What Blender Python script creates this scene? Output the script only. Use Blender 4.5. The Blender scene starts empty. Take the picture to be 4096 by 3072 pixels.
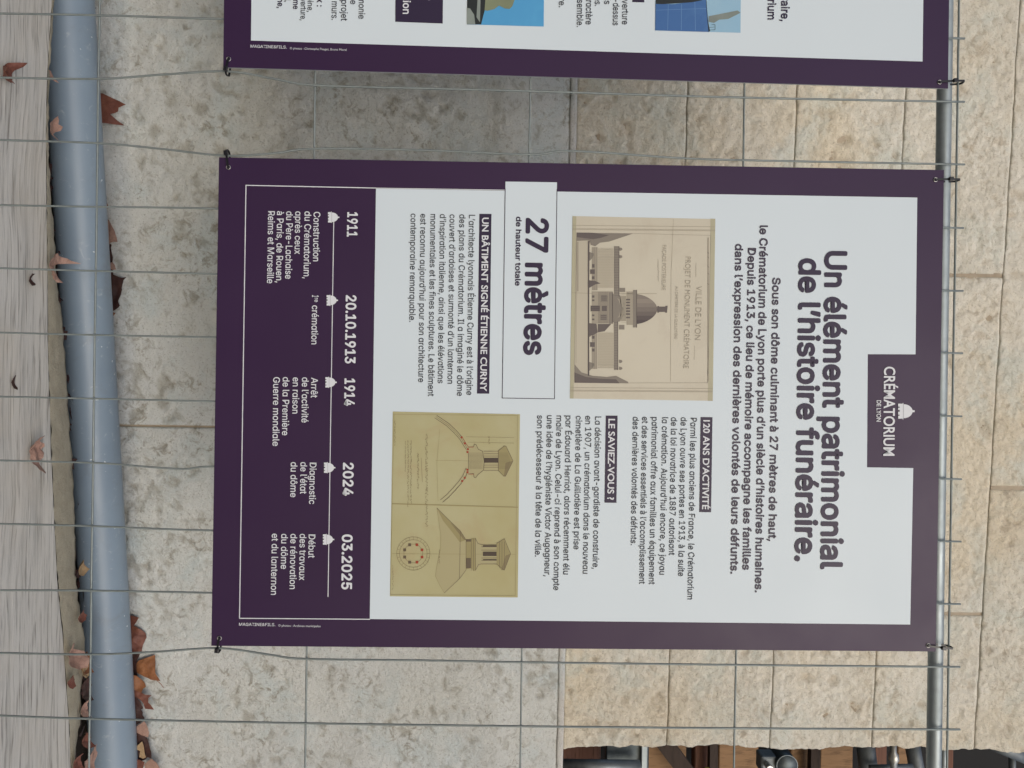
import bpy, bmesh, math, random
from math import sin, cos, pi, radians
from mathutils import Vector, Matrix, noise
random.seed(7)
S = bpy.context.scene
COL = S.collection

# ------------------------------------------------------------------ camera
F = 3000.0                                   # focal length in photo pixels (4096 wide)
RW = Matrix(((-0.01476, -0.01488, 0.99978), (0.99989, -0.00139, 0.01475), (0.00117, 0.99989, 0.0149)))
Z0 = 0.47
C = Vector((0.34901557, -1.19025126, 0.44969941 + Z0))
cam_d = bpy.data.cameras.new('camera')
cam = bpy.data.objects.new('camera', cam_d); COL.objects.link(cam)
cv = RW.transposed()                          # columns: image right, image down, forward in world
right, down, fwd = (Vector([cv[i][k] for i in range(3)]) for k in range(3))
M = Matrix((( right[0], -down[0], -fwd[0], C[0]), (right[1], -down[1], -fwd[1], C[1]),
            (right[2], -down[2], -fwd[2], C[2]), (0, 0, 0, 1)))
cam.matrix_world = M
cam_d.sensor_width = 36.0
cam_d.lens = F / 4096 * 36.0
cam_d.clip_start = 0.05; cam_d.clip_end = 500
S.camera = cam

# ------------------------------------------------------------------ light
w = bpy.data.worlds.new('World'); S.world = w; w.use_nodes = True
wn = w.node_tree; bg = wn.nodes['Background']
sky = wn.nodes.new('ShaderNodeTexSky'); sky.sky_type = 'NISHITA'; sky.sun_disc = False
sky.sun_elevation = radians(31); sky.sun_rotation = radians(162)
sky.dust_density = 3.0; sky.ozone_density = 1.0; sky.air_density = 1.0
wn.links.new(sky.outputs[0], bg.inputs[0]); bg.inputs[1].default_value = 0.15
sd = bpy.data.lights.new('sun', 'SUN'); sun = bpy.data.objects.new('sun', sd); COL.objects.link(sun)
sd.energy = 0.75; sd.angle = radians(34); sd.color = (0.90, 0.97, 1.0)
az = radians(162); el = radians(31)
dirv = Vector((sin(az) * cos(el), cos(az) * cos(el), sin(el)))   # towards the sun
sun.rotation_euler = dirv.to_track_quat('Z', 'Y').to_euler()
vs = S.view_settings
vs.view_transform = 'Standard'; vs.look = 'None'; vs.gamma = 1; vs.use_curve_mapping = False; vs.exposure = -0.14
S.cycles.filter_width = 1.5

# ------------------------------------------------------------------ helpers
def ray(px, py):
    return (right * ((px - 2048) / F) + down * ((py - 1536) / F) + fwd)
def onY(px, py, Y):
    r = ray(px, py); return C + r * ((Y - C.y) / r.y)
def onZ(px, py, Z):
    r = ray(px, py); return C + r * ((Z - C.z) / r.z)
def tag(o, label=None, cat=None, group=None, kind=None):
    if label: o['label'] = label
    if cat: o['category'] = cat
    if group: o['group'] = group
    if kind: o['kind'] = kind
    return o
def empty(name, loc=(0, 0, 0)):
    o = bpy.data.objects.new(name, None); COL.objects.link(o); o.location = loc; o.empty_display_size = 0.05
    return o
def link(name, me, mat, parent=None, smooth=False):
    o = bpy.data.objects.new(name, me); COL.objects.link(o)
    if mat is not None and len(me.materials) == 0: me.materials.append(mat)
    if smooth:
        for p in me.polygons: p.use_smooth = True
    if parent is not None:
        o.parent = parent
        o.matrix_parent_inverse = Matrix.Translation(-Vector(parent.location))
    return o
def mesh(name, vs_, fs, mat=None, parent=None, smooth=False):
    me = bpy.data.meshes.new(name); me.from_pydata([tuple(v) for v in vs_], [], fs); me.update()
    return link(name, me, mat, parent, smooth)
class MB:
    def __init__(s): s.v = []; s.f = []
    def add(s, vs_, fs):
        b = len(s.v); s.v += [Vector(v) for v in vs_]; s.f += [[b + i for i in f] for f in fs]
    def box(s, a, b, Mx=None):
        x0, y0, z0 = a; x1, y1, z1 = b
        v = [Vector(p) for p in ((x0,y0,z0),(x1,y0,z0),(x1,y1,z0),(x0,y1,z0),(x0,y0,z1),(x1,y0,z1),(x1,y1,z1),(x0,y1,z1))]
        if Mx is not None: v = [Mx @ p for p in v]
        s.add(v, [(0,3,2,1),(4,5,6,7),(0,1,5,4),(1,2,6,5),(2,3,7,6),(3,0,4,7)])
    def tube(s, pts, r, n=8, cap=True):
        pts = [Vector(p) for p in pts]; rings = []
        t0 = (pts[1] - pts[0]).normalized()
        up = Vector((0, 0, 1)) if abs(t0.z) < .9 else Vector((1, 0, 0))
        a = t0.cross(up).normalized()
        vs_ = []
        for i, p in enumerate(pts):
            t = (pts[min(i + 1, len(pts) - 1)] - pts[max(i - 1, 0)]).normalized()
            a = (a - t * a.dot(t)).normalized(); b = t.cross(a)
            rr = r[i] if isinstance(r, (list, tuple)) else r
            for k in range(n):
                an = 2 * pi * k / n
                vs_.append(p + (a * cos(an) + b * sin(an)) * rr)
        fs = []
        for i in range(len(pts) - 1):
            for k in range(n):
                k2 = (k + 1) % n
                fs.append((i * n + k, i * n + k2, (i + 1) * n + k2, (i + 1) * n + k))
        if cap:
            fs.append(tuple(range(n - 1, -1, -1))); L = (len(pts) - 1) * n
            fs.append(tuple(L + k for k in range(n)))
        s.add(vs_, fs)
    def build(s, name, mat, parent=None, smooth=False):
        return mesh(name, s.v, s.f, mat, parent, smooth)
def bevel(o, wd, seg=2):
    bm = bmesh.new(); bm.from_mesh(o.data)
    bmesh.ops.bevel(bm, geom=list(bm.edges), offset=wd, segments=seg, affect='EDGES', profile=.5)
    bm.to_mesh(o.data); bm.free(); return o

# ------------------------------------------------------------------ materials
def mat(name, col, rough=.7, metal=0.0, spec=.5):
    m = bpy.data.materials.new(name); m.use_nodes = True
    b = m.node_tree.nodes['Principled BSDF']
    b.inputs['Base Color'].default_value = (*col, 1); b.inputs['Roughness'].default_value = rough
    b.inputs['Metallic'].default_value = metal; b.inputs['Specular IOR Level'].default_value = spec
    return m
class NT:
    def __init__(s, m): s.t = m.node_tree; s.b = s.t.nodes['Principled BSDF']
    def n(s, ty, **kw):
        nd = s.t.nodes.new(ty)
        for k, v in kw.items():
            if k.startswith('i_'): nd.inputs[k[2:].replace('_', ' ')].default_value = v
            else: setattr(nd, k, v)
        return nd
    def l(s, a, b): s.t.links.new(a, b)
    def coord(s, scale=(1, 1, 1), rot=(0, 0, 0)):
        tc = s.n('ShaderNodeTexCoord'); mp = s.n('ShaderNodeMapping')
        mp.inputs['Scale'].default_value = scale; mp.inputs['Rotation'].default_value = rot
        s.l(tc.outputs['Object'], mp.inputs['Vector']); return mp.outputs[0]
    def noise(s, vec, scale, detail=6, rough=.6, dist=0.0):
        nd = s.n('ShaderNodeTexNoise'); nd.inputs['Scale'].default_value = scale
        nd.inputs['Detail'].default_value = detail; nd.inputs['Roughness'].default_value = rough
        nd.inputs['Distortion'].default_value = dist
        s.l(vec, nd.inputs['Vector']); return nd.outputs[0]
    def ramp(s, fac, stops):
        r = s.n('ShaderNodeValToRGB'); e = r.color_ramp.elements
        while len(e) < len(stops): e.new(.5)
        for i, (p, c) in enumerate(stops):
            e[i].position = p; e[i].color = (*c, 1) if len(c) == 3 else c
        s.l(fac, r.inputs[0]); return r.outputs[0]
    def mix(s, fac, a, b, mode='MIX'):
        m = s.n('ShaderNodeMix'); m.data_type = 'RGBA'; m.blend_type = mode
        for k, v in ((0, fac), (6, a), (7, b)):
            if hasattr(v, 'is_linked') or isinstance(v, bpy.types.NodeSocket): s.l(v, m.inputs[k])
            elif k == 0: m.inputs[0].default_value = v
            else: m.inputs[k].default_value = (*v, 1)
        return m.outputs[2]
    def bump(s, h, strength=.3, dist=.002, prev=None):
        b = s.n('ShaderNodeBump'); b.inputs['Strength'].default_value = strength; b.inputs['Distance'].default_value = dist
        s.l(h, b.inputs['Height'])
        if prev is not None: s.l(prev, b.inputs['Normal'])
        return b.outputs[0]
G = lambda v: (v, v, v)

def stone_mat(name, light, mid, dirt, fleck, warm, dirt_amt=.5, pit_scale=30):
    m = mat(name, light, .9, 0, .25); t = NT(m)
    v = t.coord()
    a = t.noise(v, 7, 8, .65, .4)
    c = t.ramp(a, [(.30, mid), (.55, light), (.75, tuple(x * 1.06 for x in light))])
    wv = t.noise(v, 3.1, 4, .5, .2)
    c = t.mix(t.ramp(wv, [(.45, G(0)), (.68, G(.75))]), c, warm)
    cool = t.noise(v, 8.3, 5, .6, .3)
    c = t.mix(t.ramp(cool, [(.5, G(0)), (.66, G(.7))]), c, tuple(x * y for x, y in zip(light, (.84, .92, .95))))
    # speckled dirt stains with outlines of their own
    d = t.noise(v, pit_scale, 7, .68, .9)
    big = t.noise(v, 9, 3, .5)
    dm = t.n('ShaderNodeMath', operation='MULTIPLY'); t.l(t.ramp(d, [(.52, G(0)), (.62, G(1))]), dm.inputs[0])
    t.l(t.ramp(big, [(.42, G(.15)), (.62, G(1))]), dm.inputs[1])
    dk = t.n('ShaderNodeMath', operation='MULTIPLY'); t.l(dm.outputs[0], dk.inputs[0]); dk.inputs[1].default_value = dirt_amt
    c = t.mix(dk.outputs[0], c, dirt)
    # worn-in dirt held by the pits
    at = t.n('ShaderNodeAttribute', attribute_name='pit')
    pk = t.n('ShaderNodeMath', operation='MULTIPLY'); t.l(at.outputs['Fac'], pk.inputs[0]); pk.inputs[1].default_value = .55
    c = t.mix(pk.outputs[0], c, dirt)
    sp = t.noise(v, 260, 3, .6)
    c = t.mix(t.ramp(sp, [(.57, G(0)), (.69, G(.6))]), c, fleck)
    sp2 = t.noise(v, 420, 2, .5)
    c = t.mix(t.ramp(sp2, [(.40, G(.10)), (.62, G(0))]), c, (.75, .75, .72))
    oi = t.n('ShaderNodeObjectInfo')
    c = t.mix(.5, c, t.ramp(oi.outputs['Random'], [(0, G(.455)), (1, G(.545))]), 'OVERLAY')
    t.l(c, t.b.inputs['Base Color'])
    b1 = t.bump(t.noise(v, 75, 10, .7, .6), .9, .007)
    b2 = t.bump(t.noise(v, 240, 6, .7), .45, .0018, b1)
    t.l(b2, t.b.inputs['Normal'])
    return m
M_PLINTH = stone_mat('plinth_limestone', (.57, .585, .57), (.49, .50, .485), (.25, .23, .185), (.22, .21, .18), (.545, .55, .51), .8, 40)
M_ASHLAR = stone_mat('ashlar_limestone', (.69, .655, .57), (.61, .575, .49), (.40, .325, .23), (.31, .26, .19), (.66, .575, .43), .55, 38)
M_FILLET = stone_mat('fillet_limestone', (.66, .655, .635), (.60, .59, .57), (.40, .38, .33), (.3, .29, .26), (.54, .52, .48), .2, 40)
def mortar_mat():
    m = mat('mortar', (.30, .25, .19), .95, 0, .2); t = NT(m); v = t.coord()
    c = t.ramp(t.noise(v, 22, 6, .6), [(.3, (.30, .25, .185)), (.6, (.42, .355, .275)), (.8, (.50, .44, .35))])
    t.l(c, t.b.inputs['Base Color']); t.l(t.bump(t.noise(v, 180, 8, .7), .6, .003), t.b.inputs['Normal'])
    return m
M_MORTAR = mortar_mat()
def metal_mat(name, col, rough=.45, metal=.85, sc=90, amt=.25):
    m = mat(name, col, rough, metal); t = NT(m); v = t.coord()
    c = t.mix(t.ramp(t.noise(v, sc, 5, .6), [(.35, G(0)), (.7, G(amt * 2))]), col, tuple(x * .62 for x in col))
    t.l(c, t.b.inputs['Base Color'])
    t.l(t.ramp(t.noise(v, sc * .4, 4), [(.3, G(rough - .08)), (.7, G(rough + .15))]), t.b.inputs['Roughness'])
    t.l(t.bump(t.noise(v, 600, 3), .12, .0004), t.b.inputs['Normal'])
    return m
M_WIRE = metal_mat('galvanised_wire', (.25, .285, .28), .55, .35, 60)
M_TUBE = metal_mat('galvanised_tube', (.36, .41, .43), .5, .55, 50, .2)
M_SCAF = metal_mat('scaffold_steel', (.20, .225, .24), .5, .6, 30, .4)
M_COUP = metal_mat('coupler_steel', (.10, .12, .13), .42, .7, 60, .4)
M_BRIGHT = metal_mat('bright_zinc', (.55, .55, .52), .35, .8, 80, .3)
M_TIE = mat('black_nylon', (.008, .008, .012), .38)
def pipe_mat():
    m = mat('grey_blue_plastic', (.30, .375, .46), .42); t = NT(m); v = t.coord()
    c = t.ramp(t.noise(v, 5, 4, .6), [(.35, (.19, .245, .305)), (.65, (.215, .275, .335))])
    # dusty scuffs near the right end and small white nicks
    sc = t.noise(v, 34, 6, .7, 1.5)
    c = t.mix(t.ramp(sc, [(.60, G(0)), (.70, G(.4))]), c, (.46, .50, .53))
    gr = t.noise(v, 11, 8, .75, .8)
    c = t.mix(t.ramp(gr, [(.54, G(0)), (.72, G(.45))]), c, (.17, .18, .18))
    nk = t.noise(v, 85, 2, .5)
    c = t.mix(t.ramp(nk, [(.735, G(0)), (.76, G(.7))]), c, (.7, .74, .76))
    t.l(c, t.b.inputs['Base Color'])
    t.l(t.ramp(t.noise(v, 40, 5), [(.3, G(.36)), (.7, G(.5))]), t.b.inputs['Roughness'])
    t.l(t.bump(t.noise(v, 9, 4, .5), .1, .002), t.b.inputs['Normal'])
    return m
M_PIPE = pipe_mat()
def wood_mat(name, a, b, dark, sc=(1.6, 42, 42), rough=.85):
    m = mat(name, a, rough, 0, .3); t = NT(m)
    tc = t.n('ShaderNodeTexCoord')
    wob = t.n('ShaderNodeTexNoise'); wob.inputs['Scale'].default_value = 3.0; wob.inputs['Detail'].default_value = 2
    t.l(tc.outputs['Object'], wob.inputs['Vector'])
    add = t.n('ShaderNodeVectorMath', operation='MULTIPLY_ADD')
    t.l(wob.outputs['Color'], add.inputs[0]); add.inputs[1].default_value = (0, .05, .02); t.l(tc.outputs['Object'], add.inputs[2])
    mp = t.n('ShaderNodeMapping'); mp.inputs['Scale'].default_value = sc; t.l(add.outputs[0], mp.inputs['Vector'])
    g = t.noise(mp.outputs[0], 2.2, 8, .72, .35)
    g2 = t.noise(mp.outputs[0], 7.0, 5, .6, .2)
    c = t.ramp(g, [(.30, b), (.48, a), (.68, tuple(x * 1.10 for x in a))])
    c = t.mix(t.ramp(g2, [(.52, G(0)), (.68, G(.75))]), c, dark)
    big = t.noise(tc.outputs['Object'], 6, 4, .6)
    c = t.mix(t.ramp(big, [(.45, G(0)), (.7, G(.4))]), c, tuple(x * y for x, y in zip(a, (.95, .88, .78))))
    t.l(c, t.b.inputs['Base Color'])
    t.l(t.bump(g2, .4, .0015, t.bump(g, .5, .003)), t.b.inputs['Normal'])
    return m
M_WOOD = wood_mat('weathered_timber', (.54, .52, .48), (.38, .365, .33), (.14, .125, .11), (1.3, 30, 30))
M_PLY = wood_mat('raw_orange_timber', (.27, .165, .09), (.19, .11, .06), (.10, .06, .035), (14, 14, 2.0))
M_BROWN = wood_mat('brown_timber', (.17, .085, .06), (.12, .06, .045), (.06, .035, .025), (2, 20, 20))
M_DARKW = wood_mat('dark_timber', (.05, .036, .03), (.035, .026, .022), (.02, .016, .014), (2, 20, 20))
def gritty(name, a, b, fl):
    m = mat(name, a, .95, 0, .2); t = NT(m); v = t.coord()
    c = t.ramp(t.noise(v, 30, 6, .7), [(.3, b), (.65, a)])
    c = t.mix(t.ramp(t.noise(v, 330, 4, .7), [(.57, G(0)), (.68, G(.6))]), c, fl)
    t.l(c, t.b.inputs['Base Color'])
    t.l(t.bump(t.noise(v, 260, 6, .75), .8, .003, t.bump(t.noise(v, 45, 5), .5, .006)), t.b.inputs['Normal'])
    return m
M_GRIT = gritty('crumbled_sandy_edge', (.44, .40, .31), (.36, .32, .24), (.20, .17, .12))
M_SOIL = gritty('dark_soil', (.045, .035, .027), (.028, .022, .018), (.09, .07, .05))
M_PAVE = gritty('grey_asphalt', (.05, .05, .05), (.035, .035, .035), (.09, .09, .085))
def print_mat(name, col, var=.03, rough=.42):
    m = mat(name, col, rough, 0, .27); t = NT(m); v = t.coord()
    c = t.ramp(t.noise(v, 2.5, 3), [(.3, tuple(x * (1 - var) for x in col)), (.7, tuple(min(1, x * (1 + var)) for x in col))])
    t.l(c, t.b.inputs['Base Color'])
    t.l(t.ramp(t.noise(v, 6, 4), [(.3, G(rough - .04)), (.7, G(rough + .06))]), t.b.inputs['Roughness'])
    return m
M_WHITE = print_mat('white_print', (.615, .69, .745), .015)
M_PURPLE = print_mat('purple_print', (.036, .0165, .052), .06, .42)
M_DPURP = print_mat('purple_ink', (.032, .022, .052), .03, .42)
M_INK = print_mat('grey_purple_ink', (.055, .045, .072), .03, .45)
M_BODY = print_mat('slate_body_ink', (.060, .066, .082), .03, .45)
M_WTXT = print_mat('white_lettering', (.66, .68, .72), .01, .45)
M_EDGE = mat('board_edge', (.35, .36, .38), .5)
def paper(name, a, b, stain):
    m = mat(name, a, .5); t = NT(m); v = t.coord()
    c = t.ramp(t.noise(v, 5, 4, .6), [(.3, b), (.7, a)])
    c = t.mix(t.ramp(t.noise(v, 14, 7, .7, .6), [(.52, G(0)), (.75, G(.5))]), c, stain)
    t.l(c, t.b.inputs['Base Color']); return m
M_PAPER = paper('beige_archive_paper', (.56, .52, .42), (.50, .46, .37), (.44, .375, .29))
M_PAPERY = paper('yellow_archive_paper', (.44, .42, .255), (.37, .33, .155), (.38, .28, .15))
M_PAPERM = paper('olive_paper_margin', (.42, .40, .28), (.38, .355, .245), (.34, .30, .22))
T = {k: print_mat('pencil_tone_' + n_, c, .08, .5) for k, n_, c in (
    (1, 'faint', (.36, .32, .25)), (2, 'light', (.33, .295, .235)), (3, 'middle', (.22, .195, .165)),
    (4, 'dark', (.125, .105, .10)), (5, 'deep', (.065, .054, .056)), (0, 'palest', (.46, .42, .335)))}
TY = {k: print_mat('sepia_tone_' + n_, c, .08, .5) for k, n_, c in ((0, 'palest', (.385, .345, .195)),
    (1, 'faint', (.30, .26, .125)), (2, 'light', (.22, .18, .095)), (3, 'middle', (.13, .10, .065)), (4, 'dark', (.07, .052, .04)))}
M_RED = print_mat('red_ink', (.33, .055, .03), .05, .5)

# ------------------------------------------------------------------ ground
gv = []; gf = []
nx = 40; xs = [-60, -12, -4] + [-3 + 6 * i / nx for i in range(nx + 1)] + [5, 14, 60]
ys = [-60, -12, -4, -1.5, -.4, -.1] + [-.05 + .75 * i / 30 for i in range(31)] + [1.2, 4, 20, 60]
for y in ys:
    for x in xs:
        z = 0
        if 0 < y < .68: z = noise.fractal(Vector((x * 9, y * 9, 3)), 1, 2, 4) * .008 - .004
        gv.append((x, y, z))
for j in range(len(ys) - 1):
    for i in range(len(xs) - 1):
        a = j * len(xs) + i; gf.append((a, a + 1, a + len(xs) + 1, a + len(xs)))
g = mesh('ground', gv, gf, M_PAVE); g.data.materials.append(M_SOIL)
for p in g.data.polygons:
    c = p.center
    if 0 < c.y < .9 and abs(c.x) < 3: p.material_index = 1
tag(g, kind='structure')

# ------------------------------------------------------------------ stone wall
TH = radians(4.0)
WO = Vector((C.x, C.y + 1.755, 0)); SX = Vector((cos(TH), sin(TH), 0)); NO = Vector((sin(TH), -cos(TH), 0))
def wallp(px, py, off=0.0):
    P0 = WO + NO * off; r = ray(px, py); k = NO.dot(P0 - C) / NO.dot(r); p = C + r * k
    return (p - P0).dot(SX), p.z
def W(s, z, off): return WO + SX * s + NO * off + Vector((0, 0, z))
wall = empty('stone_wall', (WO.x, WO.y, 0))
tag(wall, 'pale limestone wall with a smooth grey plinth and rough tan blocks above', 'wall')
PL = .046                                    # plinth stands this much proud
z_ch0 = wallp(2005, 1536, PL)[1]; z_ch1 = wallp(2258, 1536, .008)[1]; z_f1 = wallp(2281, 1536, .010)[1]
cz = [z_f1 + .0022] + [(wallp(a, ya, .004)[1] + wallp(b, yb, .004)[1]) / 2 for a, ya, b, yb in
      ((2754, 350, 2673, 2800), (3183, 500, 3086, 2900), (3623, 500, 3495, 2800), (4076, 100, 3905, 2950))]
cz += [cz[-1] + .205, cz[-1] + .41, cz[-1] + .615]
S_END = wallp(2700, 2990, 0)[0]
def N(x, y, z, sc=1.0, o=4, H=.9, lac=2.1): return noise.fractal(Vector((x * sc, y * sc, z * sc)), H, lac, o)
def relief_plinth(s, z):
    a = N(s, z, 1.3, 6, 3) * .0020
    n1 = N(s, z, 7.7, 38, 4, .7); n2 = N(s, z, 2.2, 5, 2)
    pit = max(0.0, n1 + n2 * .6 - .40); pit = min(pit * 2.6, 1.0)
    n3 = noise.ridged_multi_fractal(Vector((s * 15, z * 15, 9.1)), .9, 2.1, 4, 1.0, 2.0)
    crack = max(0.0, n3 - 2.15) * .9 * (1 if n2 > 0 else .3)
    rough = N(s, z, 4.4, 46, 4, .6) * .0009
    # the far left of the plinth is roughly hewn
    k = max(0.0, min(1.0, (-.42 - s) / .15 + .35)) if z < z_ch0 - .02 else .25
    hew = N(s, z, 11.7, 13, 5, .75) * .0050 * k
    return a + rough + hew - pit * .0045 - min(crack, 1) * .002, min(1, pit + min(crack, 1) * .3 + max(0, -hew * 90) * .5)
def relief_ash(s, z):
    a = N(s, z, 3.3, 7, 3, .8) * .0016
    b = N(s * 1.25, z * .8, 8.1, 48, 5, .55) * .0026 + abs(N(s * .8 + z * .5, z, 5.1, 33, 3, .6)) * -.0032
    c = noise.ridged_multi_fractal(Vector((s * 26, z * 17, 2.1)), .9, 2.2, 4, 1.0, 2.0)
    d = max(0.0, c - 1.8) * .0026
    n1 = N(s, z, 17.7, 21, 4, .8); pit = min(1.0, max(0.0, n1 - .42) * 3)
    return a + b - d - pit * .004, min(1, pit * .9 + d * 140)
def stone(s0, s1, z0, z1, base, relief, m, res=.006, bulge=.0, end=None, depth=.03, edge=.007, name='stone', drop=.0030):
    nS = max(3, int((s1 - s0) / res)); nZ = max(3, int((z1 - z0) / res)); vs_ = []; pit = []; fs = []
    for j in range(-1, nZ + 2):
        jj = min(max(j, 0), nZ); z = z0 + (z1 - z0) * jj / nZ
        for i in range(-1, nS + 2):
            ii = min(max(i, 0), nS); u = ii / nS
            e1 = s1 + (end(z) if end else 0)
            s = s0 + (e1 - s0) * u
            wob = N(s, z, 5.5, 14, 3) * .0016
            r, p = relief(s, z)
            d = min(s - s0, (e1 - s) if end is None else 1e9, z - z0, z1 - z)
            if end is not None: d = min(d, (e1 - s) + .0)
            k = min(1.0, d / edge); k = k * k * (3 - 2 * k)
            off = base(z) + (r + bulge * min(1, d / .035)) * (.35 + .65 * k) - (1 - k) * drop
            if i < 0 or i > nS or j < 0 or j > nZ: off -= depth
            ds = wob if (jj in (0, nZ)) else 0
            vs_.append(W(s, z + (wob if jj in (0, nZ) else 0), off)); pit.append(p * (.25 + .75 * k))
    n1 = nS + 3
    for j in range(nZ + 2):
        for i in range(nS + 2):
            a = j * n1 + i; fs.append((a, a + 1, a + n1 + 1, a + n1))
    o = mesh(name, vs_, fs, m, wall, True)
    at = o.data.attributes.new('pit', 'FLOAT', 'POINT'); at.data.foreach_set('value', pit)
    return o
def chamfer(z):
    if z < z_ch0: return PL
    t_ = (z - z_ch0) / (z_ch1 - z_ch0); return PL - (PL - .007) * t_
sj = wallp(650, 1707, PL)[0]
XL, XR = -2.4, 1.5
g2 = .0035
zb = -.05
# plinth: two long stones in view (vertical joint at sj) and their neighbours outside
for a, b, rs in ((XL, -1.25, .02), (-1.25, sj - g2, .0055), (sj + g2 * .6, 1.02, .0055), (1.03, XR + .6, .02)):
    stone(a, b, zb, z_ch1 - .0002, chamfer, relief_plinth, M_PLINTH, rs, edge=.004, name='plinth_stone', drop=.0008)
mb = MB()
# smooth fillet: a thin pale ledge strip
fl = stone(XL, XR + .6, z_ch1 + .0002, z_f1 + .002, lambda z: .0095, lambda s, z: (N(s, z, 2, 20, 3) * .0012, 0), M_FILLET, .006, depth=.03, edge=.003, name='fillet', drop=.0008)
def endf(z): return N(z, 2.2, .4, 11, 5, .8) * .012
joints = {0: [XL, -1.1, -.18, .42], 1: [XL, -.95, .12], 2: [XL, -1.2, -.05, .33],
          3: [XL, -1.15, wallp(3890, 1103, 0)[0], wallp(3845, 2457, 0)[0]],
          4: [XL, -.9, wallp(4040, 1953, 0)[0]], 5: [XL, -.6, .3], 6: [XL, -.8, .0]}
for r_ in range(7):
    js = joints[r_] + [S_END]
    for k in range(len(js) - 1):
        last = k == len(js) - 2
        wj = .0042 if r_ != 4 else .005
        rs = .0043 if (r_ < 5 and js[k + 1] > -.9) else .016
        gz = .0011
        stone(js[k] + wj, js[k + 1] - (0 if last else wj), cz[r_] + gz, cz[r_ + 1] - gz, lambda z: .002, relief_ash,
              M_ASHLAR, rs, .0, endf if last else None, .04 if not last else .09, .004, drop=.0018)
mb = MB()
def wbox(mb, s0, s1, z0, z1, o0, o1):
    P = [W(s, z, o) for z in (z0, z1) for s, o in ((s0, o1), (s1, o1), (s1, o0), (s0, o0))]
    mb.add(P, [(0,3,2,1),(4,5,6,7),(0,1,5,4),(1,2,6,5),(2,3,7,6),(3,0,4,7)])
wbox(mb, XL, S_END - .03, z_f1 + .002, cz[-1], -.30, -.0040)
wbox(mb, XL, XR + .59, -.06, z_f1 - .002, -.30, -.003)
core = mb.build('mortar', M_MORTAR, wall)
mb = MB()
wbox(mb, sj - .006, sj + .006, 0, z_ch0, -.01, PL - .0050)
for r_ in (3, 4):
    for sx in joints[r_][2:]:
        wbox(mb, sx - .0065, sx + .0065, cz[r_] + .003, cz[r_ + 1] - .003, -.01, -.0012)
mb.build('joint_filling', M_MORTAR, wall)

# ------------------------------------------------------------------ timber plank in front of the pipe
ZP = .098
outer = [(215,-260),(212,-60),(210,0),(200,150),(192,300),(188,430),(186,560),(190,650),(197,740),(203,830),(217,960),(227,1130),(240,1240),(255,1350),(264,1536),(271,1640),(278,1750),(287,1840),(292,1930),(297,2040),(299,2150),(301,2300),(309,2380),(319,2450),(332,2530),(338,2620),(320,2800),(316,2900),(300,2990),(296,3072),(290,3340)]
inner = [(212,-260),(209,-60),(207,0),(197,150),(189,300),(185,430),(183,560),(185,650),(186,740),(186,830),(187,960),(190,1130),(190,1240),(190,1350),(195,1536),(199,1640),(203,1750),(206,1840),(210,1930),(215,2040),(220,2150),(227,2300),(234,2380),(241,2450),(250,2530),(256,2620),(268,2800),(275,2900),(279,2990),(282,3072),(292,3340)]
def dense(L, k=6):
    o = []
    for i in range(len(L) - 1):
        for j in range(k):
            t_ = j / k; o.append((L[i][0] * (1 - t_) + L[i + 1][0] * t_, L[i][1] * (1 - t_) + L[i + 1][1] * t_))
    return o + [L[-1]]
oi_ = [onZ(a, b, ZP - .012) for a, b in dense(outer)]; ii_ = [onZ(a, b, ZP) for a, b in dense(inner)]
ii_ = [Vector((p.x, min(p.y, q.y - .004), p.z)) for p, q in zip(ii_, oi_)]
plank = empty('timber_plank', (.35, .15, 0))
tag(plank, 'weathered grey timber plank with a crumbling sandy far edge lying below the fence', 'plank')
vs_ = []; fs = []; K = 14; Y0 = .0135
for p in ii_:
    for k in range(K + 1):
        y = Y0 + (p.y - Y0) * k / K
        vs_.append(Vector((p.x, y, ZP + N(p.x, y * 8, 1, 3, 2) * .0008)))
n_ = len(ii_)
for i in range(n_ - 1):
    for k in range(K):
        a = i * (K + 1) + k; fs.append((a, a + K + 1, a + K + 2, a + 1))
b0 = len(vs_)
for p in ii_: vs_ += [Vector((p.x, Y0, .005)), Vector((p.x, p.y, .005))]
for i in range(n_ - 1):
    a = i * (K + 1); b = b0 + 2 * i
    fs.append((a, b, b + 2, a + K + 1)); fs.append((a + K, a + 2 * K + 1, b + 3, b + 1)); fs.append((b, b + 1, b + 3, b + 2))
for i in (0, n_ - 1):
    a = i * (K + 1); b = b0 + 2 * i; fs.append(tuple([a + k for k in range(K + 1)] + [b + 1, b]))
mesh('board', vs_, fs, M_WOOD, plank)
vs_ = []; fs = []; K = 9
for j, (p, q) in enumerate(zip(ii_, oi_)):
    for k in range(K + 1):
        t_ = k / K; P = p.lerp(q, t_)
        P.z = ZP + .0008 - .012 * t_ * t_ + N(P.x, P.y, 3, 70, 4, .6) * .0018
        P.y += .0035 * N(P.x, 3.3, 1, 45, 5, .6) * t_
        vs_.append(P)
    vs_.append(Vector((q.x, q.y - .002, .03))); vs_.append(Vector((q.x, q.y - .008, .004)))
KK = K + 3
for i in range(n_ - 1):
    for k in range(KK - 1):
        a = i * KK + k; fs.append((a, a + KK, a + KK + 1, a + 1))
mesh('crumbled_edge', vs_, fs, M_GRIT, plank, True)

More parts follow.
